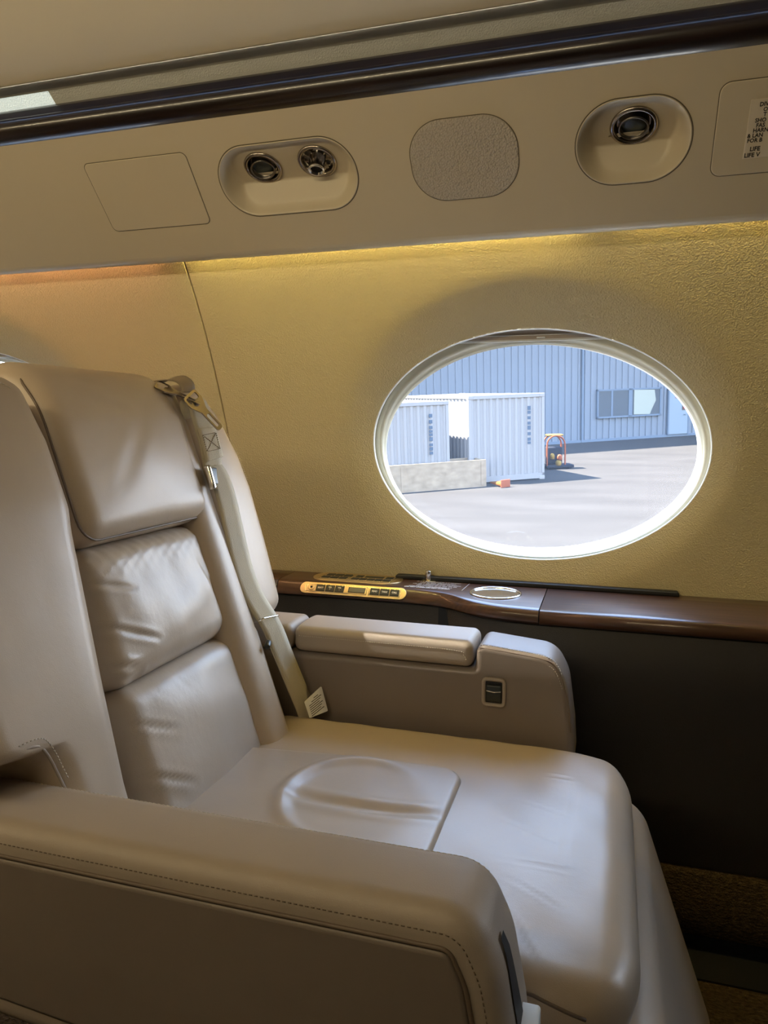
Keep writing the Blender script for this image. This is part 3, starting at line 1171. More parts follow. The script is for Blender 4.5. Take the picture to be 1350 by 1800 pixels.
for a, b in (((-0.287, 1.494), (-0.283, 1.566)), ((-0.448, 1.55), (-0.442, 1.572)), ((-0.300, 1.566), (-0.287, 1.566))):
    d = np.array(b) - np.array(a)
    V, F = tube([(a[0], a[1], LZ + 0.0002), (b[0], b[1], LZ + 0.0002)], 0.0004, 4)
    mkp('outline', V, F, 'print_white', t_, loc)


def control_unit(name, label, org, xd, yd, length, height, parts_fn):
    """brass stadium bezel; local x along the ledge, y up the face, z out"""
    xd = np.array(xd, float) / np.linalg.norm(xd)
    yd = np.array(yd, float) / np.linalg.norm(yd)
    zd = np.cross(xd, yd)
    org = np.array(org, float)
    t_ = thing(name, label, 'control panel', tuple(org), 'control panels on the ledge')

    def W(x, y, d):
        return np.outer(x, xd) + np.outer(y, yd) + np.outer(d, zd)

    def slab(nm, x0, x1, y0, y1, z0, z1, mname, r=0.0006, cr=0.001, parent=None):
        ol_ = round_poly([(x0, y0), (x1, y0), (x1, y1), (x0, y1)], cr, 4)
        V, F = solid(ol_, bevel_prof(z0, z1, r, 2), W)
        return mk(nm, V, F, mname, parent or t_)
    ol_ = round_poly([(-length / 2, -height / 2), (length / 2, -height / 2), (length / 2, height / 2), (-length / 2, height / 2)], height * 0.48, 10)
    V, F = solid(ol_, bevel_prof(-0.003, 0.0022, 0.0012, 4), W)
    mk('bezel', V, F, 'brass', t_)
    parts_fn(t_, slab, W, org, xd, yd, zd)
    return t_


def lower_parts(t_, slab, W, org, xd, yd, zd):
    z = 0.0022
    slab('inset_frame', -0.108, 0.034, -0.0098, 0.0100, z - 0.001, z + 0.0007, 'brass_bright', 0.0003)
    slab('inset_plate', -0.1062, 0.0325, -0.0085, 0.0088, z - 0.001, z + 0.0010, 'brass', 0.0002)
    slab('inset_frame', 0.0380, 0.1085, -0.0098, 0.0100, z - 0.001, z + 0.0007, 'brass_bright', 0.0003)
    slab('inset_plate', 0.0395, 0.1070, -0.0085, 0.0088, z - 0.001, z + 0.0010, 'brass', 0.0002)
    # knob dial with jack
    V, F = lathe([(0.0078, 0.0), (0.0078, 0.0008), (0.0060, 0.0016), (0.0030, 0.0018), (0.0026, 0.0005), (0, 0.0005)], 24)
    V = W(V[:, 0] - 0.094, V[:, 1] + 0.0004, V[:, 2] + z + 0.001)
    jk = mk('jack_socket', V, F, 'brass', t_)
    V, F = lathe([(0.0025, 0.0012), (0, 0.0012)], 16)
    mk('jack_hole', W(V[:, 0] - 0.094, V[:, 1] + 0.0004, V[:, 2] + z + 0.001), F, 'black_void', jk)
    for a in range(-50, 231, 28):
        V, F = box(0.0066, 0.0076, -0.0006, 0.0006, 0.0018, 0.0022)
        cs, sn = math.cos(math.radians(a)), math.sin(math.radians(a))
        V2 = np.stack([V[:, 0] * cs - V[:, 1] * sn - 0.094, V[:, 0] * sn + V[:, 1] * cs + 0.0004, V[:, 2] + z - 0.0004], 1)
        mk('dial_mark', W(V2[:, 0], V2[:, 1], V2[:, 2]), F, 'black_void', jk, smooth=False)
    bx = [(-0.0825, -0.0620, ('SELECT',), 0.0046), (-0.0605, -0.0400, ('VOL', '+'), 0.0046), (-0.0385, -0.0180, ('VOL', '-'), 0.0046),
          (0.0412, 0.0618, ('READ',), 0.0056), (0.0634, 0.0840, ('TABLE',), 0.0052), (0.0856, 0.1056, ('CALL',), 0.0056)]
    for x0, x1, tx, sz in bx:
        b_ = slab('push_button', x0, x1, -0.0078, 0.0076, z, z + 0.0026, 'button', 0.0005)
        for k, s_ in enumerate(tx):
            yy = 0.0 if len(tx) == 1 else (0.0022 - 0.0045 * k)
            text_on('button_lettering', s_, sz, W(np.array([(x0 + x1) / 2]), np.array([yy]), np.array([z + 0.0027]))[0], xd, yd, 'print_white', b_, (0, 0, 0), 'CENTER', 0.0001, 0.85)
    slab('lcd_frame', -0.0085, 0.0300, -0.0066, 0.0066, z, z + 0.0014, 'button', 0.0004)
    slab('lcd_display', -0.0068, 0.0288, -0.0052, 0.0052, z, z + 0.0017, 'lcd', 0.0003)


yd_l = np.array([0, 0.0205, 0.0235])
yd_l /= np.linalg.norm(yd_l)
control_unit('control_panel', 'brass control panel with select, read, table and call buttons', (-0.523, 1.4765, LZ - 0.0125), (1, 0, 0), yd_l, 0.2420, 0.0285, lower_parts)


def upper_parts(t_, slab, W, org, xd, yd, zd):
    z = 0.0022
    slab('inset_frame', -0.083, -0.016, -0.031, 0.031, z - 0.001, z + 0.0006, 'brass_bright', 0.0003)
    slab('inset_plate', -0.0815, -0.0175, -0.029, 0.0285, z - 0.001, z + 0.0009, 'brass', 0.0002)
    slab('inset_frame', -0.0120, 0.085, -0.031, 0.031, z - 0.001, z + 0.0006, 'brass_bright', 0.0003)
    slab('inset_plate', -0.0105, 0.0835, -0.029, 0.0285, z - 0.001, z + 0.0009, 'brass', 0.0002)
    for r, y0 in enumerate((-0.0255, 0.001)):
        for k in range(3):
            x0 = -0.079 + k * 0.0205 + r * 0.003
            slab('push_button', x0, x0 + 0.0180, y0, y0 + 0.0175, z, z + 0.002, 'button', 0.0005)
    for k in range(5):
        x0 = -0.0085 + k * 0.0182
        slab('push_button', x0, x0 + 0.0160, -0.0255, -0.0085, z, z + 0.002, 'button', 0.0005)
    for x0 in (-0.006, 0.064):
        slab('push_button', x0, x0 + 0.0165, 0.001, 0.0180, z, z + 0.002, 'button', 0.0005)
    slab('lcd_frame', 0.0150, 0.0580, 0.002, 0.0170, z, z + 0.0016, 'button', 0.0004)


control_unit('control_panel', 'flat brass switch panel on the ledge top next to the wall', (-0.533, 1.5430, LZ), (1, 0, 0), (0.0, 1, 0), 0.2080, 0.0820, upper_parts)

# ------------------------------------------------------------------ the seat
SY = 0.917
SEAT = (-0.26, SY, 0.0)
seat = thing('cabin_seat', 'taupe leather cabin armchair with shoulder belt beside the window', 'seat', SEAT)
ES = np.array([-0.3134, 0, 0.9496])
EN = np.array([0.9496, 0, 0.3134])
B0 = np.array([-0.525, SY, 0.44])


def bs(u, s, n):
    u, s, n = np.broadcast_arrays(np.asarray(u, float), np.asarray(s, float), np.asarray(n, float))
    return B0 + u[..., None] * np.array([0, 1.0, 0]) + s[..., None] * ES + n[..., None] * EN


def seatpart(name, V, F, mname, parent=None, **k):
    return mkp(name, V, F, mname, parent or seat, SEAT, **k)


def crease(u, s, lines):
    d = np.zeros_like(u)
    for (a0, b0), (a1, b1), dep, wd in lines:
        v = np.array([a1 - a0, b1 - b0])
        L2 = v @ v
        t = np.clip(((u - a0) * v[0] + (s - b0) * v[1]) / L2, 0, 1)
        r = np.hypot(u - a0 - t * v[0], s - b0 - t * v[1])
        fade = np.sin(np.clip(t, 0.03, 0.97) * math.pi) ** 0.5
        d += -dep * fade * np.exp(-(r / wd) ** 2) + 0.5 * dep * fade * np.exp(-((r - 1.8 * wd) / wd) ** 2)
    return d


def back_pad(name, u0, u1, s0, s1, n0, n1, r, crown, mname, extra=None, nn=(26, 26, 4), rollback=None):
    cu, cs_, cn = (u0 + u1) / 2, (s0 + s1) / 2, (n0 + n1) / 2
    hu, hs, hn = (u1 - u0) / 2, (s1 - s0) / 2, (n1 - n0) / 2

    def fn(P):
        u, s, n = P[:, 0], P[:, 1], P[:, 2]
        f = np.clip((n + hn) / (2 * hn), 0, 1)
        n2 = n + crown * f * (1 - (u / hu) ** 2) * (1 - (s / hs) ** 2)
        U, S = u + cu, s + cs_
        if extra is not None:
            n2 = n2 + f * extra(U, S)
        if rollback:
            q = np.clip(S - rollback[0], 0, 1)
            n2 = n2 - rollback[1] * q * q
        return bs(U, S, n2 + cn)
    V, F = rbox((2 * hu, 2 * hs, 2 * hn), r, fn, nn)
    return seatpart(name, V, F, mname)


def ex_lower(u, s):
    d = crease(u, s, [((-0.15, 0.165), (-0.075, 0.125), 0.0022, 0.004), ((-0.15, 0.095), (-0.07, 0.045), 0.0034, 0.0042), ((-0.15, 0.045), (-0.075, -0.012), 0.0042, 0.005),
                      ((-0.04, 0.195), (-0.02, 0.165), 0.001, 0.003), ((-0.09, 0.19), (-0.07, 0.172), 0.001, 0.003), ((0.10, 0.195), (0.11, 0.155), 0.0012, 0.003)])
    return d + 0.0012 * np.sin(u * 45 + s * 31) * np.sin(s * 40 - u * 22)


def ex_upper(u, s):
    top = np.exp(-((0.395 - s) / 0.04) ** 2)
    d = 0.0005 * top * np.sin(u * 190 + 7 * np.sin(s * 60)) + 0.0004 * top * np.sin(u * 330 + s * 120)
    d += crease(u, s, [((-0.145, 0.350), (-0.075, 0.326), 0.0024, 0.004), ((-0.145, 0.292), (-0.06, 0.250), 0.0030, 0.0042), ((-0.145, 0.238), (-0.10, 0.222), 0.005, 0.005),
                       ((-0.145, 0.222), (-0.095, 0.212), 0.005, 0.004), ((0.10, 0.345), (0.135, 0.225), 0.0025, 0.006), ((0.12, 0.30), (0.142, 0.225), 0.0025, 0.004)])
    d -= 0.008 * np.exp(-((u - 0.01) / 0.07) ** 2 - ((s - 0.33) / 0.045) ** 2)
    return d + 0.0010 * np.sin(u * 60 - s * 41) * np.sin(s * 55 + u * 30)


def ex_head(u, s):
    d = crease(u, s, [((-0.05, 0.47), (0.05, 0.575), 0.0009, 0.012), ((-0.06, 0.585), (0.01, 0.575), 0.002, 0.007), ((-0.06, 0.62), (-0.01, 0.618), 0.0015, 0.006)])
    return d + 0.0015 * np.sin(u * 30 + 1) * np.sin(s * 28)


lowb = back_pad('lower_back_cushion', -0.150, 0.142, -0.030, 0.2085, -0.10, 0.004, 0.030, 0.012, 'leather_creased', ex_lower, (40, 36, 3))
upb = back_pad('upper_back_cushion', -0.150, 0.140, 0.2065, 0.398, -0.10, 0.008, 0.030, 0.016, 'leather_creased', ex_upper, (54, 40, 3))
head = back_pad('headrest', -0.146, 0.166, 0.397, 0.662, -0.105, 0.030, 0.032, 0.008, 'leather', ex_head, (34, 30, 5), (0.555, 3.6))
# piping round the headrest face
hp = []
for (u, s) in densify(round_poly([(-0.1425, 0.401), (0.1625, 0.401), (0.1625, 0.640), (-0.1425, 0.640)], 0.03, 6), 0.012):
    q = max(0, s - 0.555)
    hp.append(bs(u, s, 0.0165 - 3.6 * q * q))
V, F = tube(hp, 0.0016, 6, True)
seatpart('piping', V, F, 'piping_dark', head)

# near wing: front panel with the cut-out over the armrest
wi_s = [-0.02, 0.12, 0.233, 0.36, 0.416, 0.445, 0.53, 0.60, 0.64]
wi_u = [-0.232, -0.224, -0.208, -0.187, -0.178, -0.170, -0.166, -0.176, -0.184]
wo_s = [-0.02, 0.172, 0.186, 0.200, 0.212, 0.30, 0.70]
wo_u = [-0.322, -0.324, -0.329, -0.340, -0.402, -0.405, -0.402]
V, F = sweep(rounded_rows(ends(-0.02, 0.624, 0.035, 60), lambda q: float(np.interp(q, wo_s, wo_u)), lambda q: float(np.interp(q, wi_s, wi_u)),
                          lambda q: -0.11, lambda q: 0.054 - 0.010 * max(0, (q - 0.45) / 0.17), 0.036, 0.035), bs, 8, 5)
wn_ = seatpart('side_wing', V, F, 'leather')
pth = [bs(u, s, n) for u, s, n in [(-0.400, 0.213, 0.030), (-0.375, 0.213, 0.046), (-0.350, 0.212, 0.0535), (-0.336, 0.206, 0.052), (-0.326, 0.190, 0.048), (-0.320, 0.172, 0.045), (-0.317, 0.155, 0.045)]]
V, F = tube(smooth_path(pth), 0.0016, 6)
seatpart('piping', V, F, 'leather_arm', wn_)
V, F = dashes(smooth_path([p + 0.006 * ES + 0.0045 * EN + np.array([0, 0.004, 0]) for p in pth]), EN)
o = seatpart('stitching', V, F, 'thread', wn_)
o['kind'] = 'stuff'
tp = smooth_path([bs(u, s, 0.048) for u, s in [(-0.34, 0.596), (-0.28, 0.600), (-0.235, 0.600), (-0.215, 0.592)]])
V, F = dashes(tp, EN)
o = seatpart('stitching', V, F, 'thread', wn_)
o['kind'] = 'stuff'

# far bolster and far wing
V, F = sweep(rounded_rows(ends(-0.02, 0.635, 0.03, 30), lambda q: 0.112, lambda q: float(np.interp(q, [0, 0.3, 0.56, 0.64], [0.207, 0.204, 0.196, 0.180])),
                          lambda q: -0.11, lambda q: 0.028, 0.040, 0.03), bs, 8, 3)
seatpart('side_bolster', V, F, 'leather')
fo_s = [(z - 0.44) / 0.9496 for z in (0.60, 0.640, 0.690, 0.760, 0.850, 0.910, 0.972, 1.010, 1.035, 1.05)]
fo_u = [y - SY for y in (1.225, 1.232, 1.240, 1.249, 1.256, 1.249, 1.224, 1.196, 1.165, 1.14)]
V, F = sweep(rounded_rows(ends(0.198, 0.634, 0.028, 40), lambda q: 0.186, lambda q: float(np.interp(q, fo_s, fo_u)), lambda q: -0.12, lambda q: 0.024, 0.030, 0.028), bs, 8, 4)
wf_ = seatpart('side_wing', V, F, 'leather')
pth = smooth_path([bs(y - SY, (z - 0.44) / 0.9496, 0.018) for y, z in [(1.150, 1.030), (1.185, 1.006), (1.215, 0.972), (1.238, 0.92), (1.246, 0.86)]])
V, F = dashes(pth, EN)
o = seatpart('stitching', V, F, 'thread', wf_)
o['kind'] = 'stuff'
# lower filler below the far wing, beside the armrest, and back shell
low_f = round_poly([(0.120, -0.02), (0.262, -0.02), (0.262, 0.20), (0.120, 0.20)], 0.02, 4)
V, F = solid(low_f, bevel_prof(-0.11, -0.012, 0.02, 4), bs)
seatpart('side_bolster', V, F, 'leather')
shell = round_poly([(-0.37, 0.02), (0.29, 0.02), (0.29, 0.50), (0.20, 0.615), (0.12, 0.640), (-0.25, 0.648), (-0.37, 0.60)], [0.05, 0.05, 0.1, 0.06, 0.05, 0.06, 0.06], 6)
V, F = solid(shell, bevel_prof(-0.20, -0.035, 0.03, 5), lambda u, s, n: bs(u, s, n - 1.2 * np.clip(s - 0.55, 0, 1) ** 2))
seatpart('back_shell', V, F, 'leather_arm')

# seat cushion and its inset panel
CX0, CX1, CY0, CY1, CZ0, CZ1 = -0.58, 0.054, 0.636, 1.200, 0.315, 0.460
SEAT_CREASES = [((-0.078, 1.066), (-0.030, 1.062), 0.0012, 0.0022), ((-0.125, 0.925), (-0.035, 0.882), 0.0014, 0.0024), ((-0.03, 1.04), (-0.04, 0.80), 0.0010, 0.0025), ((-0.10, 0.80), (-0.03, 0.76), 0.0010, 0.0022),
                ((-0.092, 0.745), (-0.05, 0.672), 0.0016, 0.0024), ((-0.13, 0.83), (-0.02, 0.835), 0.0006, 0.0025), ((-0.11, 0.98), (-0.03, 0.955), 0.0008, 0.0022)]


def cushion_fn(P):
    x, y, z = P[:, 0] + (CX0 + CX1) / 2, P[:, 1] + (CY0 + CY1) / 2, P[:, 2] + (CZ0 + CZ1) / 2
    f = np.clip((z - CZ0) / (CZ1 - CZ0), 0, 1)
    # plan view: rounded front corners
    R = 0.11
    for cy, sg in ((CY0 + R, -1), (CY1 - R, 1)):
        a = np.clip((x - (CX1 - R)) / R, 0, 1)
        b = np.clip((y - cy) * sg / R, 0, 1)
        k = 0.026 * (a * b) ** 1.8
        x = x - k
        y = y - sg * k
    q = np.clip((x + 0.13) / 0.18, 0, 1)
    z = z - 0.011 * f * q ** 2.2
    z = z + 0.004 * f * (1 - ((y - SY) / 0.29) ** 2) * q
    e = np.clip(np.abs(y - SY) / 0.28, 0, 1)
    z = z - f * 0.005 * e ** 6
    x = x - 0.035 * (1 - f) ** 1.5 * (x > -0.2)
    z = z + f * (crease(x, y, SEAT_CREASES) + 0.0006 * np.sin(x * 70 + y * 20) * np.sin(y * 45 - x * 13))
    return np.stack([x, y, z], 1)


V, F = rbox((CX1 - CX0, CY1 - CY0, CZ1 - CZ0), 0.046, cushion_fn, (110, 100, 4), 6)
cush = seatpart('seat_cushion', V, F, 'leather')
cq = []
RC = 0.046
for ax_, az_ in zip(np.linspace(-0.32, CX1 - RC, 40), np.interp(np.linspace(-0.32, CX1 - RC, 40), [-0.32, -0.10, -0.05, CX1 - RC], [0.4505, 0.4505, 0.447, 0.436])):
    cq.append((ax_ - (CX0 + CX1) / 2, CY0 + RC - math.sqrt(RC ** 2 - (az_ - CZ1 + RC) ** 2) - (CY0 + CY1) / 2, az_ - (CZ0 + CZ1) / 2))
pth = cushion_fn(np.array(cq))
V, F = tube(pth, 0.0018, 6)
seatpart('piping', V, F, 'piping_dark', cush)
V, F = dashes(pth + np.array([0, 0.010, 0.0040]), (0.0, -0.6, 1.0))
o = seatpart('stitching', V, F, 'thread', cush)
o['kind'] = 'stuff'

IX0, IX1, IY0, IY1 = -0.56, -0.190, 0.752, 1.034


def insert_fn(P):
    x, y, z = P[:, 0] + (IX0 + IX1) / 2, P[:, 1] + (IY0 + IY1) / 2, P[:, 2]
    R = 0.034
    cx = IX1 - R
    for cy, sg in ((IY0 + R, -1), (IY1 - R, 1)):
        m_ = (x > cx) & ((y - cy) * sg > 0)
        dx, dy = x - cx, y - cy
        k = np.where(m_, np.maximum(np.abs(dx), np.abs(dy)) / np.maximum(np.hypot(dx, dy), 1e-9), 1.0)
        x, y = np.where(m_, cx + dx * k, x), np.where(m_, cy + dy * k, y)
    # sides draw in slightly towards the back
    y = np.where(y > SY, SY + (y - SY) * (1 - 0.22 * np.clip((-0.25 - x) / 0.3, 0, 1)), y)
    f = np.clip((z + 0.02) / 0.04, 0, 1)
    ex, ey = (x + 0.318) / 0.100, (y - 0.905) / 0.112
    rr = np.hypot(ex, ey)
    th = np.arctan2(ey, -ex)
    ridge = 0.0068 * np.exp(-((rr - 1.0) / 0.105) ** 2) * np.clip(np.cos((th - 0.15) * 0.72), 0, 1) ** 1.2
    dip = -0.0060 * np.exp(-(rr / 0.85) ** 4)
    fold = crease(x, y, [((-0.41, 0.888), (-0.20, 0.894), 0.0042, 0.011)])
    e1 = np.clip((x - IX0) / (IX1 - IX0), 0, 1)
    z = z + f * (ridge + dip + fold + 0.003 * np.sin(e1 * math.pi))
    return np.stack([x, y, z + 0.4475], 1)


V, F = rbox((IX1 - IX0, IY1 - IY0, 0.04), 0.009, insert_fn, (110, 80, 2), 4)
ins = seatpart('seat_insert', V, F, 'leather')

# leg rest and base
def leg_fn(P):
    y, t, d = P[:, 1] + SY - 0.005, P[:, 2], P[:, 0]
    z = 0.215 + t
    x = 0.083 - (z - 0.215) * 0.34 + d
    return np.stack([x, y, z], 1)


V, F = rbox((0.085, 0.53, 0.37), 0.038, leg_fn, (3, 16, 16), 5)
lr = seatpart('leg_rest', V, F, 'leather')
V, F = rbox((0.50, 0.46, 0.20), 0.02, lambda P: P + np.array([-0.30, SY + 0.01, 0.225]), (3, 3, 2))
seatpart('seat_base', V, F, 'leather_arm')
V, F = rbox((0.36, 0.34, 0.14), 0.015, lambda P: P + np.array([-0.30, SY + 0.01, 0.0705]), (2, 2, 2))
seatpart('pedestal', V, F, 'dark_leather')

# near armrest
AN0, AN1 = 0.508, 0.602
arm_out = round_poly([(-0.86, 0.43), (-0.40, 0.395), (-0.040, 0.385), (-0.052, 0.50), (-0.064, 0.563), (-0.086, 0.610), (-0.30, 0.6095), (-0.86, 0.6095)],
                     [0.05, 0.2, 0.02, 0.2, 0.1, 0.062, 0.4, 0.04], 9)
arm_f = lambda x, z, d: np.stack([x, d, z], 1)
V, F = solid(arm_out, bevel_prof(AN1, AN0, 0.021, 7), arm_f)
arm = seatpart('armrest', V, F, 'leather_arm')
V, F = solid(offset(arm_out, 0.030), [(0, AN0 + 0.001), (0.0, AN0 - 0.0006), (0.0014, AN0 - 0.0022), (0.004, AN0 - 0.0028)], arm_f)
seatpart('side_panel', V, F, 'leather_shade', arm)
ol_ = offset(arm_out, 0.0275)
sel = np.array([p for p in ol_ if p[1] > 0.40])
i0 = int(np.argmin(sel[:, 0]))
sel = np.roll(sel, -i0, 0)
if sel[1, 0] < sel[-1, 0] and abs(sel[1, 0] - sel[0, 0]) < 1e-9:
    sel = sel[::-1]
# order the seam from the rear top to the front bottom
top_ = sorted([tuple(p) for p in ol_ if p[1] > 0.56 and p[0] < -0.12])
fr_ = sorted([tuple(p) for p in ol_ if p[0] >= -0.12 and p[1] > 0.42], key=lambda p: -p[1])
pth = np.array([(x, AN0 - 0.0008, z) for x, z in top_ + fr_])
V, F = tube(pth, 0.0019, 6)
seatpart('piping', V, F, 'piping_dark', arm)
out2 = [(x, z) for x, z in top_ + fr_]
nrm2 = np.array([(x, AN0 + 0.0028, z) for x, z in [(p[0], p[1]) for p in offset(arm_out, 0.0185)]])
top2 = sorted([tuple(p) for p in offset(arm_out, 0.0165) if p[1] > 0.57 and p[0] < -0.12])
fr2 = sorted([tuple(p) for p in offset(arm_out, 0.0165) if p[0] >= -0.12 and p[1] > 0.42], key=lambda p: -p[1])
pth = np.array([(x, AN0 + 0.0010, z) for x, z in top2 + fr2])
V, F = dashes(pth, (0, -1, 0.35), 0.005, 0.003)
o = seatpart('stitching', V, F, 'piping_dark', arm)
o['kind'] = 'stuff'
top3 = sorted([tuple(p) for p in offset(arm_out, 0.0022) if p[1] > 0.59 and p[0] < -0.085])
pth = np.array([(x, AN1 - 0.0130, z) for x, z in top3])
V, F = dashes(pth, (0, 0.35, 1), 0.005, 0.003, 0.0010, 0.0010)
o = seatpart('stitching', V, F, 'thread', arm)
o['kind'] = 'stuff'
# slot and table latch in the front end of the near armrest
fx = lambda z: np.interp(z, [0.385, 0.50, 0.563, 0.59], [-0.040, -0.052, -0.064, -0.074])
zz = np.linspace(0.40, 0.578, 14)
wd_ = 0.011 * np.sin(np.clip((zz - 0.38) / 0.203, 0, 1) * math.pi) ** 0.5 + 0.002
V, F = loft([np.stack([fx(zz) + 0.0012, 0.543 - wd_, zz], 1), np.stack([fx(zz) + 0.0012, 0.543 + wd_, zz], 1)], False)
seatpart('table_slot', V, F, 'black_void', arm)
for zc, hh in ((0.494, 0.022), (0.466, 0.024)):
    V, F = rbox((0.018, 0.030, hh), 0.003, lambda P: P + np.array([float(fx(zc)) + 0.004, 0.552, zc]), (2, 2, 2), 3)
    seatpart('table_latch', V, F, 'window_white', arm)

# far armrest
AF0, AF1 = 1.204, 1.300
arm_out = round_poly([(-0.66, 0.40), (-0.038, 0.40), (-0.043, 0.47), (-0.055, 0.553), (-0.078, 0.595), (-0.205, 0.607), (-0.2075, 0.562), (-0.66, 0.562)],
                     [0.02, 0.02, 0.1, 0.08, 0.05, 0.016, 0.006, 0.02], 9)
V, F = solid(arm_out, bevel_prof(AF1, AF0, 0.011, 5), arm_f)
arm2 = seatpart('armrest', V, F, 'leather_shade')


def pad_fn(xa, xb, z0, z1):
    def fn(P):
        x, y, z = P[:, 0] + (xa + xb) / 2, P[:, 1] + (AF0 + AF1) / 2, P[:, 2] + (z0 + z1) / 2
        f = np.clip((z - z0) / (z1 - z0), 0, 1)
        z = z + 0.004 * f * (1 - ((y - (AF0 + AF1) / 2) / 0.05) ** 2)
        x = x - 0.014 * (1 - f) ** 2 * (x > (xa + xb) / 2) * 0 
        return np.stack([x, y, z], 1)
    return fn


V, F = rbox((0.330, 0.099, 0.0455), 0.014, pad_fn(-0.541, -0.211, 0.5630, 0.6085), (30, 10, 4), 5)
pad = seatpart('armrest_pad', V, F, 'leather_arm', arm2)
V, F = rbox((0.115, 0.097, 0.0455), 0.013, pad_fn(-0.660, -0.545, 0.5630, 0.6085), (8, 10, 4), 5)
seatpart('armrest_pad', V, F, 'leather_arm', arm2)
yn = (AF0 + AF1) / 2 - 0.0495
pth = smooth_path([(-0.530, yn + 0.0030, 0.6000), (-0.40, yn + 0.0030, 0.6000), (-0.245, yn + 0.0030, 0.5990), (-0.226, yn + 0.0030, 0.5910), (-0.220, yn + 0.0030, 0.577)])
V, F = tube(pth, 0.0011, 6)
seatpart('piping', V, F, 'piping_dark', pad)
for off, ax_ in (((0, 0.0048, 0.0052), (0, -0.5, 1)), ((0, -0.0030, -0.0060), (0, -1, 0))):
    V, F = dashes(pth[:-4] + np.array(off), ax_)
    o = seatpart('stitching', V, F, 'thread', pad)
    o['kind'] = 'stuff'
pth = smooth_path([(-0.200, AF0 + 0.0025, 0.6005), (-0.14, AF0 + 0.0022, 0.5955), (-0.090, AF0 + 0.0020, 0.5890), (-0.072, AF0 + 0.0020, 0.578), (-0.062, AF0 + 0.0015, 0.555), (-0.052, AF0 + 0.0015, 0.52), (-0.047, AF0 + 0.0015, 0.47)])
V, F = tube(pth, 0.0011, 6)
seatpart('piping', V, F, 'piping_dark', arm2)
for off, ax_ in (((0, 0.0042, 0.0042), (0, -0.6, 1)), ((-0.002, -0.0012, -0.0065), (0, -1, 0))):
    V, F = dashes(pth[:-14] + np.array(off), ax_)
    o = seatpart('stitching', V, F, 'thread', arm2)
    o['kind'] = 'stuff'
# recline lever in its bezel
ob = round_poly([(-0.1945, 0.5005), (-0.1535, 0.5005), (-0.1535, 0.5515), (-0.1945, 0.5515)], 0.009, 6)
q0, q1 = ob, offset(ob, 0.0075)
V, F = loft([arm_f(offset(ob, a)[:, 0], offset(ob, a)[:, 1], np.full(len(ob), AF0 - d)) for a, d in ((0, -0.001), (0.0, 0.002), (0.0008, 0.0038), (0.0026, 0.0045), (0.0050, 0.0040), (0.0066, 0.0020), (0.0070, -0.0004))], True)
bz = seatpart('lever_bezel', V, F, 'leather_arm', arm2)
V, F = solid(offset(ob, 0.0065), [(0, AF0 + 0.001), (0, AF0 - 0.0008)], arm_f)
seatpart('lever_recess', V, F, 'black_void', bz, smooth=False)
V, F = rbox((0.0260, 0.006, 0.030), 0.0028, lambda P: np.stack([P[:, 0] - 0.174, P[:, 1] + AF0 - 0.0018 - 0.0018 * np.cos(P[:, 2] / 0.015 * 1.5), P[:, 2] + 0.5245], 1), (3, 2, 8), 3)
seatpart('recline_lever', V, F, 'button', bz)
V, F = tube([(-0.1865, AF0 - 0.0072, 0.5300), (-0.174, AF0 - 0.0078, 0.5285), (-0.1615, AF0 - 0.0072, 0.5300)], 0.0013, 8)
seatpart('lever_edge', V, F, 'chrome', bz)

# ------------------------------------------------------------------ shoulder belt (part of the seat)
WV = np.array([0.30, 0.95, 0.0])
p_main = smooth_path([(-0.640, 1.106, 0.905), (-0.627, 1.110, 0.880), (-0.616, 1.110, 0.845), (-0.601, 1.110, 0.780), (-0.5855, 1.108, 0.724), (-0.570, 1.114, 0.680), (-0.548, 1.130, 0.630), (-0.536, 1.146, 0.580),
                      (-0.520, 1.162, 0.520), (-0.507, 1.176, 0.470), (-0.503, 1.180, 0.445)], 6)
V, F = ribbon(p_main, WV, 0.043, 0.0022)
belt = seatpart('shoulder_belt', V, F, 'strap')
p_up = smooth_path([(-0.640, 1.108, 0.897), (-0.643, 1.106, 0.930), (-0.652, 1.104, 0.968), (-0.660, 1.102, 1.000), (-0.664, 1.101, 1.012), (-0.671, 1.100, 1.016), (-0.676, 1.100, 1.006), (-0.674, 1.102, 0.985)], 5)
V, F = ribbon(p_up, WV, 0.041, 0.0026)
seatpart('belt_loop', V, F, 'strap', belt)
p_dbl = [p + EN * 0.004 for p in smooth_path([(-0.640, 1.108, 0.915), (-0.643, 1.106, 0.930), (-0.652, 1.104, 0.968)], 6)]
V, F = ribbon(p_dbl, WV, 0.040, 0.0026)
seatpart('sewn_tab', V, F, 'strap', belt)
tdir = (p_dbl[-1] - p_dbl[0]) / np.linalg.norm(p_dbl[-1] - p_dbl[0])
wdir = WV - tdir * (WV @ tdir)
wdir /= np.linalg.norm(wdir)
cen = (p_dbl[-1] + p_dbl[0]) / 2 + EN * 0.0022
c4 = [cen + tdir * a + wdir * b for a, b in ((0.016, -0.015), (0.016, 0.015), (-0.012, 0.015), (-0.012, -0.015))]
parts = [dashes(np.array([c4[i], c4[j]]), EN, 0.0036, 0.0022, 0.0009, 0.0009) for i, j in ((0, 1), (1, 2), (2, 3), (3, 0), (0, 2), (1, 3))]
V, F = join(*parts)
o = seatpart('box_stitching', V, F, 'strap_dark', belt)
o['kind'] = 'stuff'
# dark belt end passing over the top of the wing
p_top = smooth_path([(-0.765, 1.050, 1.010), (-0.745, 1.062, 1.030), (-0.722, 1.078, 1.043), (-0.702, 1.090, 1.049), (-0.688, 1.096, 1.048), (-0.679, 1.099, 1.040), (-0.678, 1.100, 1.028)], 6)
V, F = ribbon(p_top, np.array([0.5, 0.8, 0.2]), 0.024, 0.0024)
seatpart('belt_end', V, F, 'strap_dark', belt)


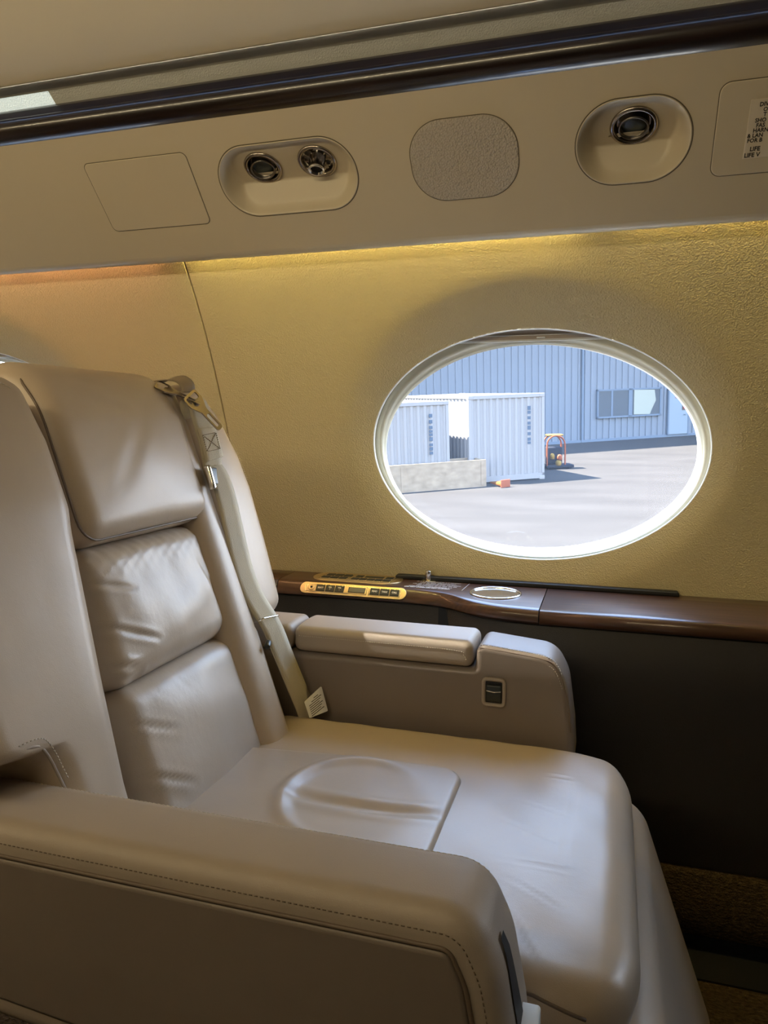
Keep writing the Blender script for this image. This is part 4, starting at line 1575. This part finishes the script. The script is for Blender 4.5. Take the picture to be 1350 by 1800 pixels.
def metal_plate(outline, holes, org, xd, yd, th, mname, name, parent):
    xd = np.array(xd, float) / np.linalg.norm(xd)
    yd = np.array(yd, float)
    yd = yd - xd * (yd @ xd)
    yd /= np.linalg.norm(yd)
    zd = np.cross(xd, yd)
    g = lambda x, y, d: np.array(org) + np.outer(x, xd) + np.outer(y, yd) + np.outer(d, zd)
    V0, F0 = face_with_holes(outline, holes, lambda x, y, d: g(x, y, d - th / 2))
    V1, F1 = face_with_holes(outline, holes, lambda x, y, d: g(x, y, d + th / 2))
    parts = [(V0, F0), (V1, F1)]
    for q in [outline] + holes:
        parts.append(loft([g(q[:, 0], q[:, 1], np.full(len(q), -th / 2)), g(q[:, 0], q[:, 1], np.full(len(q), th / 2))], True))
    V, F = join(*parts)
    o = seatpart(name, V, F, mname, parent, smooth=False, recalc=True)
    return o


# buckle tongue: broad end with the belt slot, narrow end with the latch hole
tong = round_poly([(0.0, -0.023), (0.018, -0.023), (0.036, -0.0095), (0.076, -0.0095), (0.076, 0.0095), (0.036, 0.0095), (0.018, 0.023), (0.0, 0.023)], [0.005, 0.006, 0.008, 0.006, 0.006, 0.008, 0.006, 0.005], 4)
h1 = round_poly([(0.004, -0.018), (0.015, -0.018), (0.015, 0.018), (0.004, 0.018)], 0.003, 3)
h2 = round_poly([(0.044, -0.0055), (0.070, -0.0055), (0.070, 0.0055), (0.044, 0.0055)], 0.003, 3)
tg_dir = np.array([0.040, 0.030, -0.056])
metal_plate(tong, [h1, h2], (-0.664, 1.077, 1.024), tg_dir, (0.02, 0.95, 0.25), 0.0022, 'nickel', 'buckle_tongue', belt)
metal_plate(tong, [h1, h2], (-0.708, 1.052, 1.040), np.array([0.056, 0.036, -0.030]), (-0.35, 0.90, 0.25), 0.0022, 'nickel', 'buckle_tongue', belt)
# length adjuster bar
adj = frame((-0.6335, 1.1075, 0.888), EN, WV)
V, F = rbox((0.056, 0.030, 0.007), 0.0025, lambda P: adj(P + np.array([0, 0, -0.001])), (4, 3, 2), 3)
ad_ = seatpart('length_adjuster', V, F, 'button', belt)
V, F = rbox((0.010, 0.042, 0.012), 0.004, lambda P: adj(P + np.array([-0.0285, -0.004, 0.004])), (2, 4, 2), 3)
seatpart('adjuster_lever', V, F, 'chrome', belt)
# keeper ring and black knob lower down
kp = frame((-0.552, 1.127, 0.642), EN + 0.25 * ES, WV)
lp_ = round_poly([(-0.027, -0.010), (0.027, -0.010), (0.027, 0.010), (-0.027, 0.010)], 0.005, 5)
lp3 = np.array([(x, 0.0015 if True else 0, y * 0.6 + 0.001) for x, y in lp_])
V, F = tube(kp(lp3), 0.0013, 8, True)
seatpart('keeper_ring', V, F, 'chrome', belt)
V, F = lathe([(0.0, 0.0), (0.0045, 0.0005), (0.0052, 0.003), (0.0052, 0.016), (0.0040, 0.0185), (0.0, 0.019)], 20)
kn = frame((-0.545, 1.112, 0.607), (0.25, -0.9, -0.2))
seatpart('guide_knob', kn(V), F, 'button', belt)
# care label hanging at the bottom
cl_o = round_poly([(-0.016, -0.018), (0.022, -0.018), (0.022, 0.028), (-0.018, 0.012)], 0.002, 3)
lf = frame((-0.487, 1.172, 0.479), EN * 0.6 + np.array([0.15, -0.6, 0.1]), WV)
V, F = solid(cl_o, [(0, -0.0003), (0, 0.0003)], lambda x, y, d: lf(np.stack([x, y, d], 1)))
cl2 = seatpart('care_label', V, F, 'tag_white', belt, smooth=False)
pr_ = []
for k in range(8):
    yy = -0.013 + k * 0.0036
    V, F = box(-0.011 + (0.006 * max(0, k - 5)), 0.017 - 0.003 * ((k * 5) % 3), yy - 0.0006, yy + 0.0006, 0.0002, 0.0005)
    V[:, 1] += V[:, 0] * 0.30
    pr_.append((lf(V), F))
V, F = join(*pr_)
# printed lines of the label belong to the belt part
o = seatpart('label_print', V, F, 'print_black', belt, smooth=False)
o['kind'] = 'stuff'

# ------------------------------------------------------------------ outside: apron, hangar, containers, clutter
Tm = Matrix.Translation


def out_thing(name, label, cat, x, y, yaw, grp=None):
    o = bpy.data.objects.new(name, None)
    COL.objects.link(o)
    o.matrix_world = M_OUT @ Tm((x, y, 0)) @ Matrix.Rotation(math.radians(yaw), 4, 'Z')
    return tag(o, label, cat, grp)


V, F = box(-60, 60, -45, 70, -0.3, 0.0)
ap = mk('ground', V, F, 'apron', None, smooth=False)
ap.matrix_world = M_OUT
ap['kind'] = 'structure'
ap['label'] = 'pale sunlit concrete apron outside the window'

hang = out_thing('hangar', 'light blue ribbed metal hangar beyond the apron', 'building', -2.1, 35.2, 35.06)
HH = 14.0
V, F = box(-16, 15, 0.12, 12, 0, HH)
mk('hangar_body', V, F, 'siding', hang, smooth=False)
# one ribbed siding sheet, shared by all copies
RP = 0.34
pf = [(0, 0.10), (0.03, 0.10), (0.05, 0.045), (0.11, 0.045), (0.13, 0.10), (RP, 0.10)]
V, F = loft([np.array([(x, y, z) for x, y in pf]) for z in (0.12, HH)], False)
sheet = mk('siding_sheet', V, F, 'siding', hang, smooth=False)
first = True
for k in range(-38, 34):
    x = k * RP
    if first:
        sheet.location = (x, 0, 0)
        first = False
    else:
        c = sheet.copy()
        COL.objects.link(c)
        c.parent = hang
        c.location = (x, 0, 0)
V, F = box(0.89, 1.00, 0.0, 0.1, 0, HH)
mk('downpipe', V, F, 'siding_trim', hang, smooth=False)
V, F = box(-16, 15, 0.03, 0.12, 0, 0.12)
mk('base_kerb', V, F, 'siding_trim', hang, smooth=False)
V, F = join(box(1.70, 5.26, -0.02, 0.1, 1.07, 1.15), box(1.70, 5.26, -0.02, 0.1, 2.33, 2.41), box(1.70, 1.78, -0.02, 0.1, 1.07, 2.41), box(5.18, 5.26, -0.02, 0.1, 1.07, 2.41), box(3.42, 3.62, -0.02, 0.1, 1.1, 2.4))
wf = mk('office_window', V, F, 'siding_trim', hang, smooth=False)
V, F = box(1.75, 3.45, 0.0, 0.09, 1.12, 2.36)
mk('pane', V, F, 'office_glass', wf, smooth=False)
V, F = box(3.58, 5.20, 0.0, 0.09, 1.12, 2.36)
mk('pane', V, F, 'office_glass', wf, smooth=False)
V, F = solid(densify(np.array([(3.72, 1.18), (4.62, 1.16), (4.74, 1.42), (4.95, 1.80), (4.86, 2.30), (3.72, 2.33)]), 0.3), [(0, 0.0), (0, 0.02)], lambda x, z, d: np.stack([x, -d, z], 1))
mk('window_blind', V, F, 'office_blind', wf, smooth=False)
V, F = box(2.46, 2.56, -0.012, 0.02, 1.15, 2.33)
mk('mullion', V, F, 'siding_trim', wf, smooth=False)
V, F = box(5.73, 6.82, -0.02, 0.1, 0.12, 2.24)
dr = mk('door', V, F, 'door_paint', hang, smooth=False)
V, F = join(box(5.66, 5.73, -0.03, 0.1, 0.1, 2.31), box(6.82, 6.89, -0.03, 0.1, 0.1, 2.31), box(5.66, 6.89, -0.03, 0.1, 2.24, 2.31))
mk('door_frame', V, F, 'siding_trim', dr, smooth=False)
V, F = box(6.47, 6.70, -0.035, 0.0, 1.26, 1.52)
mk('sign', V, F, 'print_black', dr, smooth=False)
V, F = box(6.53, 6.64, -0.04, 0.0, 1.33, 1.45)
mk('sign', V, F, 'sign_red', dr, smooth=False)
V, F = join(box(6.05, 6.40, -0.03, 0.0, 1.86, 1.89), box(6.05, 6.40, -0.03, 0.0, 1.95, 1.98))
mk('sign', V, F, 'sign_red', dr, smooth=False)
V, F = tube([(6.66, -0.02, 1.05), (6.66, -0.08, 1.05), (6.56, -0.08, 1.05)], 0.018, 6)
mk('door_handle', V, F, 'siding_trim', dr)

dv = np.array([math.cos(math.radians(34)), math.sin(math.radians(34))])


def container(label, A, W_, H_, L_, print_x):
    t_ = out_thing('shipping_container', label, 'container', A[0], A[1], 34, 'shipping containers by the hangar')
    P_ = 0.09
    parts = [box(-W_, -W_ + P_, 0, P_, 0, H_), box(-P_, 0, 0, P_, 0, H_), box(-W_, 0, 0, P_, H_ - 0.10, H_), box(-W_, 0, 0, P_, 0.04, 0.20),
             box(-W_, -W_ + P_, L_ - P_, L_, 0, H_), box(-P_, 0, L_ - P_, L_, 0, H_), box(-W_, -W_ + P_, 0, L_, H_ - 0.08, H_), box(-P_, 0, 0, L_, H_ - 0.08, H_),
             box(-W_, -W_ + P_, 0, L_, 0.04, 0.18), box(-P_, 0, 0, L_, 0.04, 0.18), box(-W_, 0, L_ - P_, L_, H_ - 0.1, H_)]
    V, F = join(*parts)
    mk('corner_frame', V, F, 'container_paint', t_, smooth=False)

    def corr(length, pitch, dep):
        pts, x = [], 0.0
        while x < length:
            for q, d in ((0, 0), (0.32, 0), (0.5, dep), (0.82, dep), (1.0, 0)):
                pts.append((min(x + q * pitch, length), d))
            x += pitch
        return pts
    cp = corr(W_ - 2 * P_, 0.20, 0.035)
    V, F = loft([np.array([(-W_ + P_ + x, 0.02 + d, z) for x, d in cp]) for z in (0.18, H_ - 0.08)], False)
    mk('end_wall', V, F, 'container_paint', t_, smooth=False)
    cp = corr(L_ - 2 * P_, 0.28, 0.036)
    for xs_, sg in ((-W_ + 0.02, 1), (-0.02, -1)):
        V, F = loft([np.array([(xs_ + sg * d, P_ + x, z) for x, d in cp]) for z in (0.15, H_ - 0.06)], False)
        mk('side_wall', V, F, 'container_paint', t_, smooth=False)
    V, F = box(-W_ + 0.05, -0.05, 0.05, L_ - 0.05, H_ - 0.03, H_ - 0.01)
    mk('roof', V, F, 'container_paint', t_, smooth=False)
    V, F = box(-W_ + 0.05, -0.05, 0.08, L_ - 0.05, 0.14, 0.18)
    mk('container_floor', V, F, 'container_paint', t_, smooth=False)
    for cx in (-W_ - 0.01, -0.17):
        for cy in (-0.01, L_ - 0.17):
            for cz in (0, H_ - 0.11):
                V, F = rbox((0.18, 0.18, 0.12), 0.02, lambda P: P + np.array([cx + 0.09, cy + 0.09, cz + 0.06]), (1, 1, 1), 2)
                mk('corner_casting', V, F, 'container_paint', t_)
    pz = H_ * 0.86
    pr2 = []
    while pz > H_ * 0.42:
        hh = random.uniform(0.06, 0.12)
        pr2.append(box(print_x - 0.05, print_x + 0.05, 0.008, 0.022, pz - hh, pz))
        pz -= hh + random.choice([0.02, 0.03, 0.07])
    V, F = join(*pr2)
    o = mk('side_marking', V, F, 'container_print', t_, smooth=False)
    o['kind'] = 'stuff'
    return t_


A1 = np.array([-1.93, 22.45])
container('pale blue shipping container standing nearer the orange cart', A1, 2.43, 2.55, 6.06, -0.50)
container('pale shipping container behind the concrete planter at the left', A1 - 3.034 * dv, 2.43, 2.44, 6.06, -0.55)

# concrete planter box in front
pt_ = out_thing('planter', 'weathered concrete planter box in front of the containers', 'planter', -3.41, 20.79, 34)
V, F = join(box(-3.6, 0, 0, 0.09, 0, 0.77), box(-3.6, 0, 0.75, 0.84, 0, 0.77), box(-3.6, -3.51, 0.09, 0.75, 0, 0.77), box(-0.09, 0, 0.09, 0.75, 0, 0.77))
mk('planter_wall', V, F, 'concrete', pt_, smooth=False)
V, F = box(-3.51, -0.09, 0.09, 0.75, 0, 0.66)
mk('soil', V, F, 'concrete', pt_, smooth=False)
for xa in (-0.16, -2.55):
    V, F = box(xa, xa + 0.07, -0.015, 0.0, 0.05, 0.72)
    mk('rib', V, F, 'concrete', pt_, smooth=False)

# orange cart with gas gear
ct = out_thing('utility_cart', 'orange framed utility cart with black gear beside the container', 'cart', -1.83, 25.2, 20)
for yy in (-0.22, 0.22):
    pth = smooth_path([(-0.32, yy, 0.10), (-0.32, yy, 0.75), (-0.27, yy, 0.98), (-0.10, yy, 1.10), (0.10, yy, 1.08), (0.24, yy, 0.95), (0.28, yy, 0.72), (0.28, yy, 0.10)], 6)
    V, F = tube(pth, 0.028, 8)
    mk('hoop', V, F, 'orange', ct)
V, F = rbox((0.50, 0.44, 0.05), 0.02, lambda P: P + np.array([-0.02, 0, 1.12]), (2, 2, 1), 2)
mk('hose_coil', V, F, 'yellow', ct)
V, F = rbox((0.50, 0.38, 0.56), 0.04, lambda P: P + np.array([-0.04, 0.02, 0.45]), (2, 2, 2), 2)
mk('gear_case', V, F, 'cart_black', ct)
V, F = rbox((0.90, 0.60, 0.10), 0.03, lambda P: P + np.array([0.12, 0, 0.09]), (2, 2, 1), 2)
mk('base_plate', V, F, 'cart_black', ct)
for px_, pz_, mm, rr in ((-0.14, 0.34, 'yellow', 0.07), (0.10, 0.30, 'orange', 0.085), (0.06, 0.12, 'yellow', 0.10)):
    V, F = lathe([(rr, 0), (rr, 0.12), (rr * 0.6, 0.18), (0, 0.19)], 14)
    mk('canister', V + np.array([px_, -0.22, pz_]), F, mm, ct)
for px_ in (-0.25, 0.42):
    for py_ in (-0.26, 0.26):
        V, F = lathe([(0.0, -0.025), (0.08, -0.025), (0.08, 0.025), (0.0, 0.025)], 16)
        mk('wheel', np.stack([V[:, 0] + px_, V[:, 2] + py_, V[:, 1] + 0.08], 1), F, 'cart_black', ct)

# traffic cone lying on the ground at the planter's end
cn = out_thing('traffic_cone', 'orange traffic cone lying flat beside the planter', 'cone', -2.86, 20.62, 140)
V, F = lathe([(0.14, 0.0), (0.13, 0.03), (0.03, 0.62), (0.0, 0.63)], 18)
mk('cone_body', np.stack([V[:, 2], V[:, 0], V[:, 1] * 0.75 + 0.085], 1), F, 'orange_cone', cn)
V, F = rbox((0.04, 0.34, 0.22), 0.015, lambda P: P + np.array([-0.02, 0, 0.11]), (1, 2, 2), 2)
mk('cone_base', V, F, 'orange', cn)
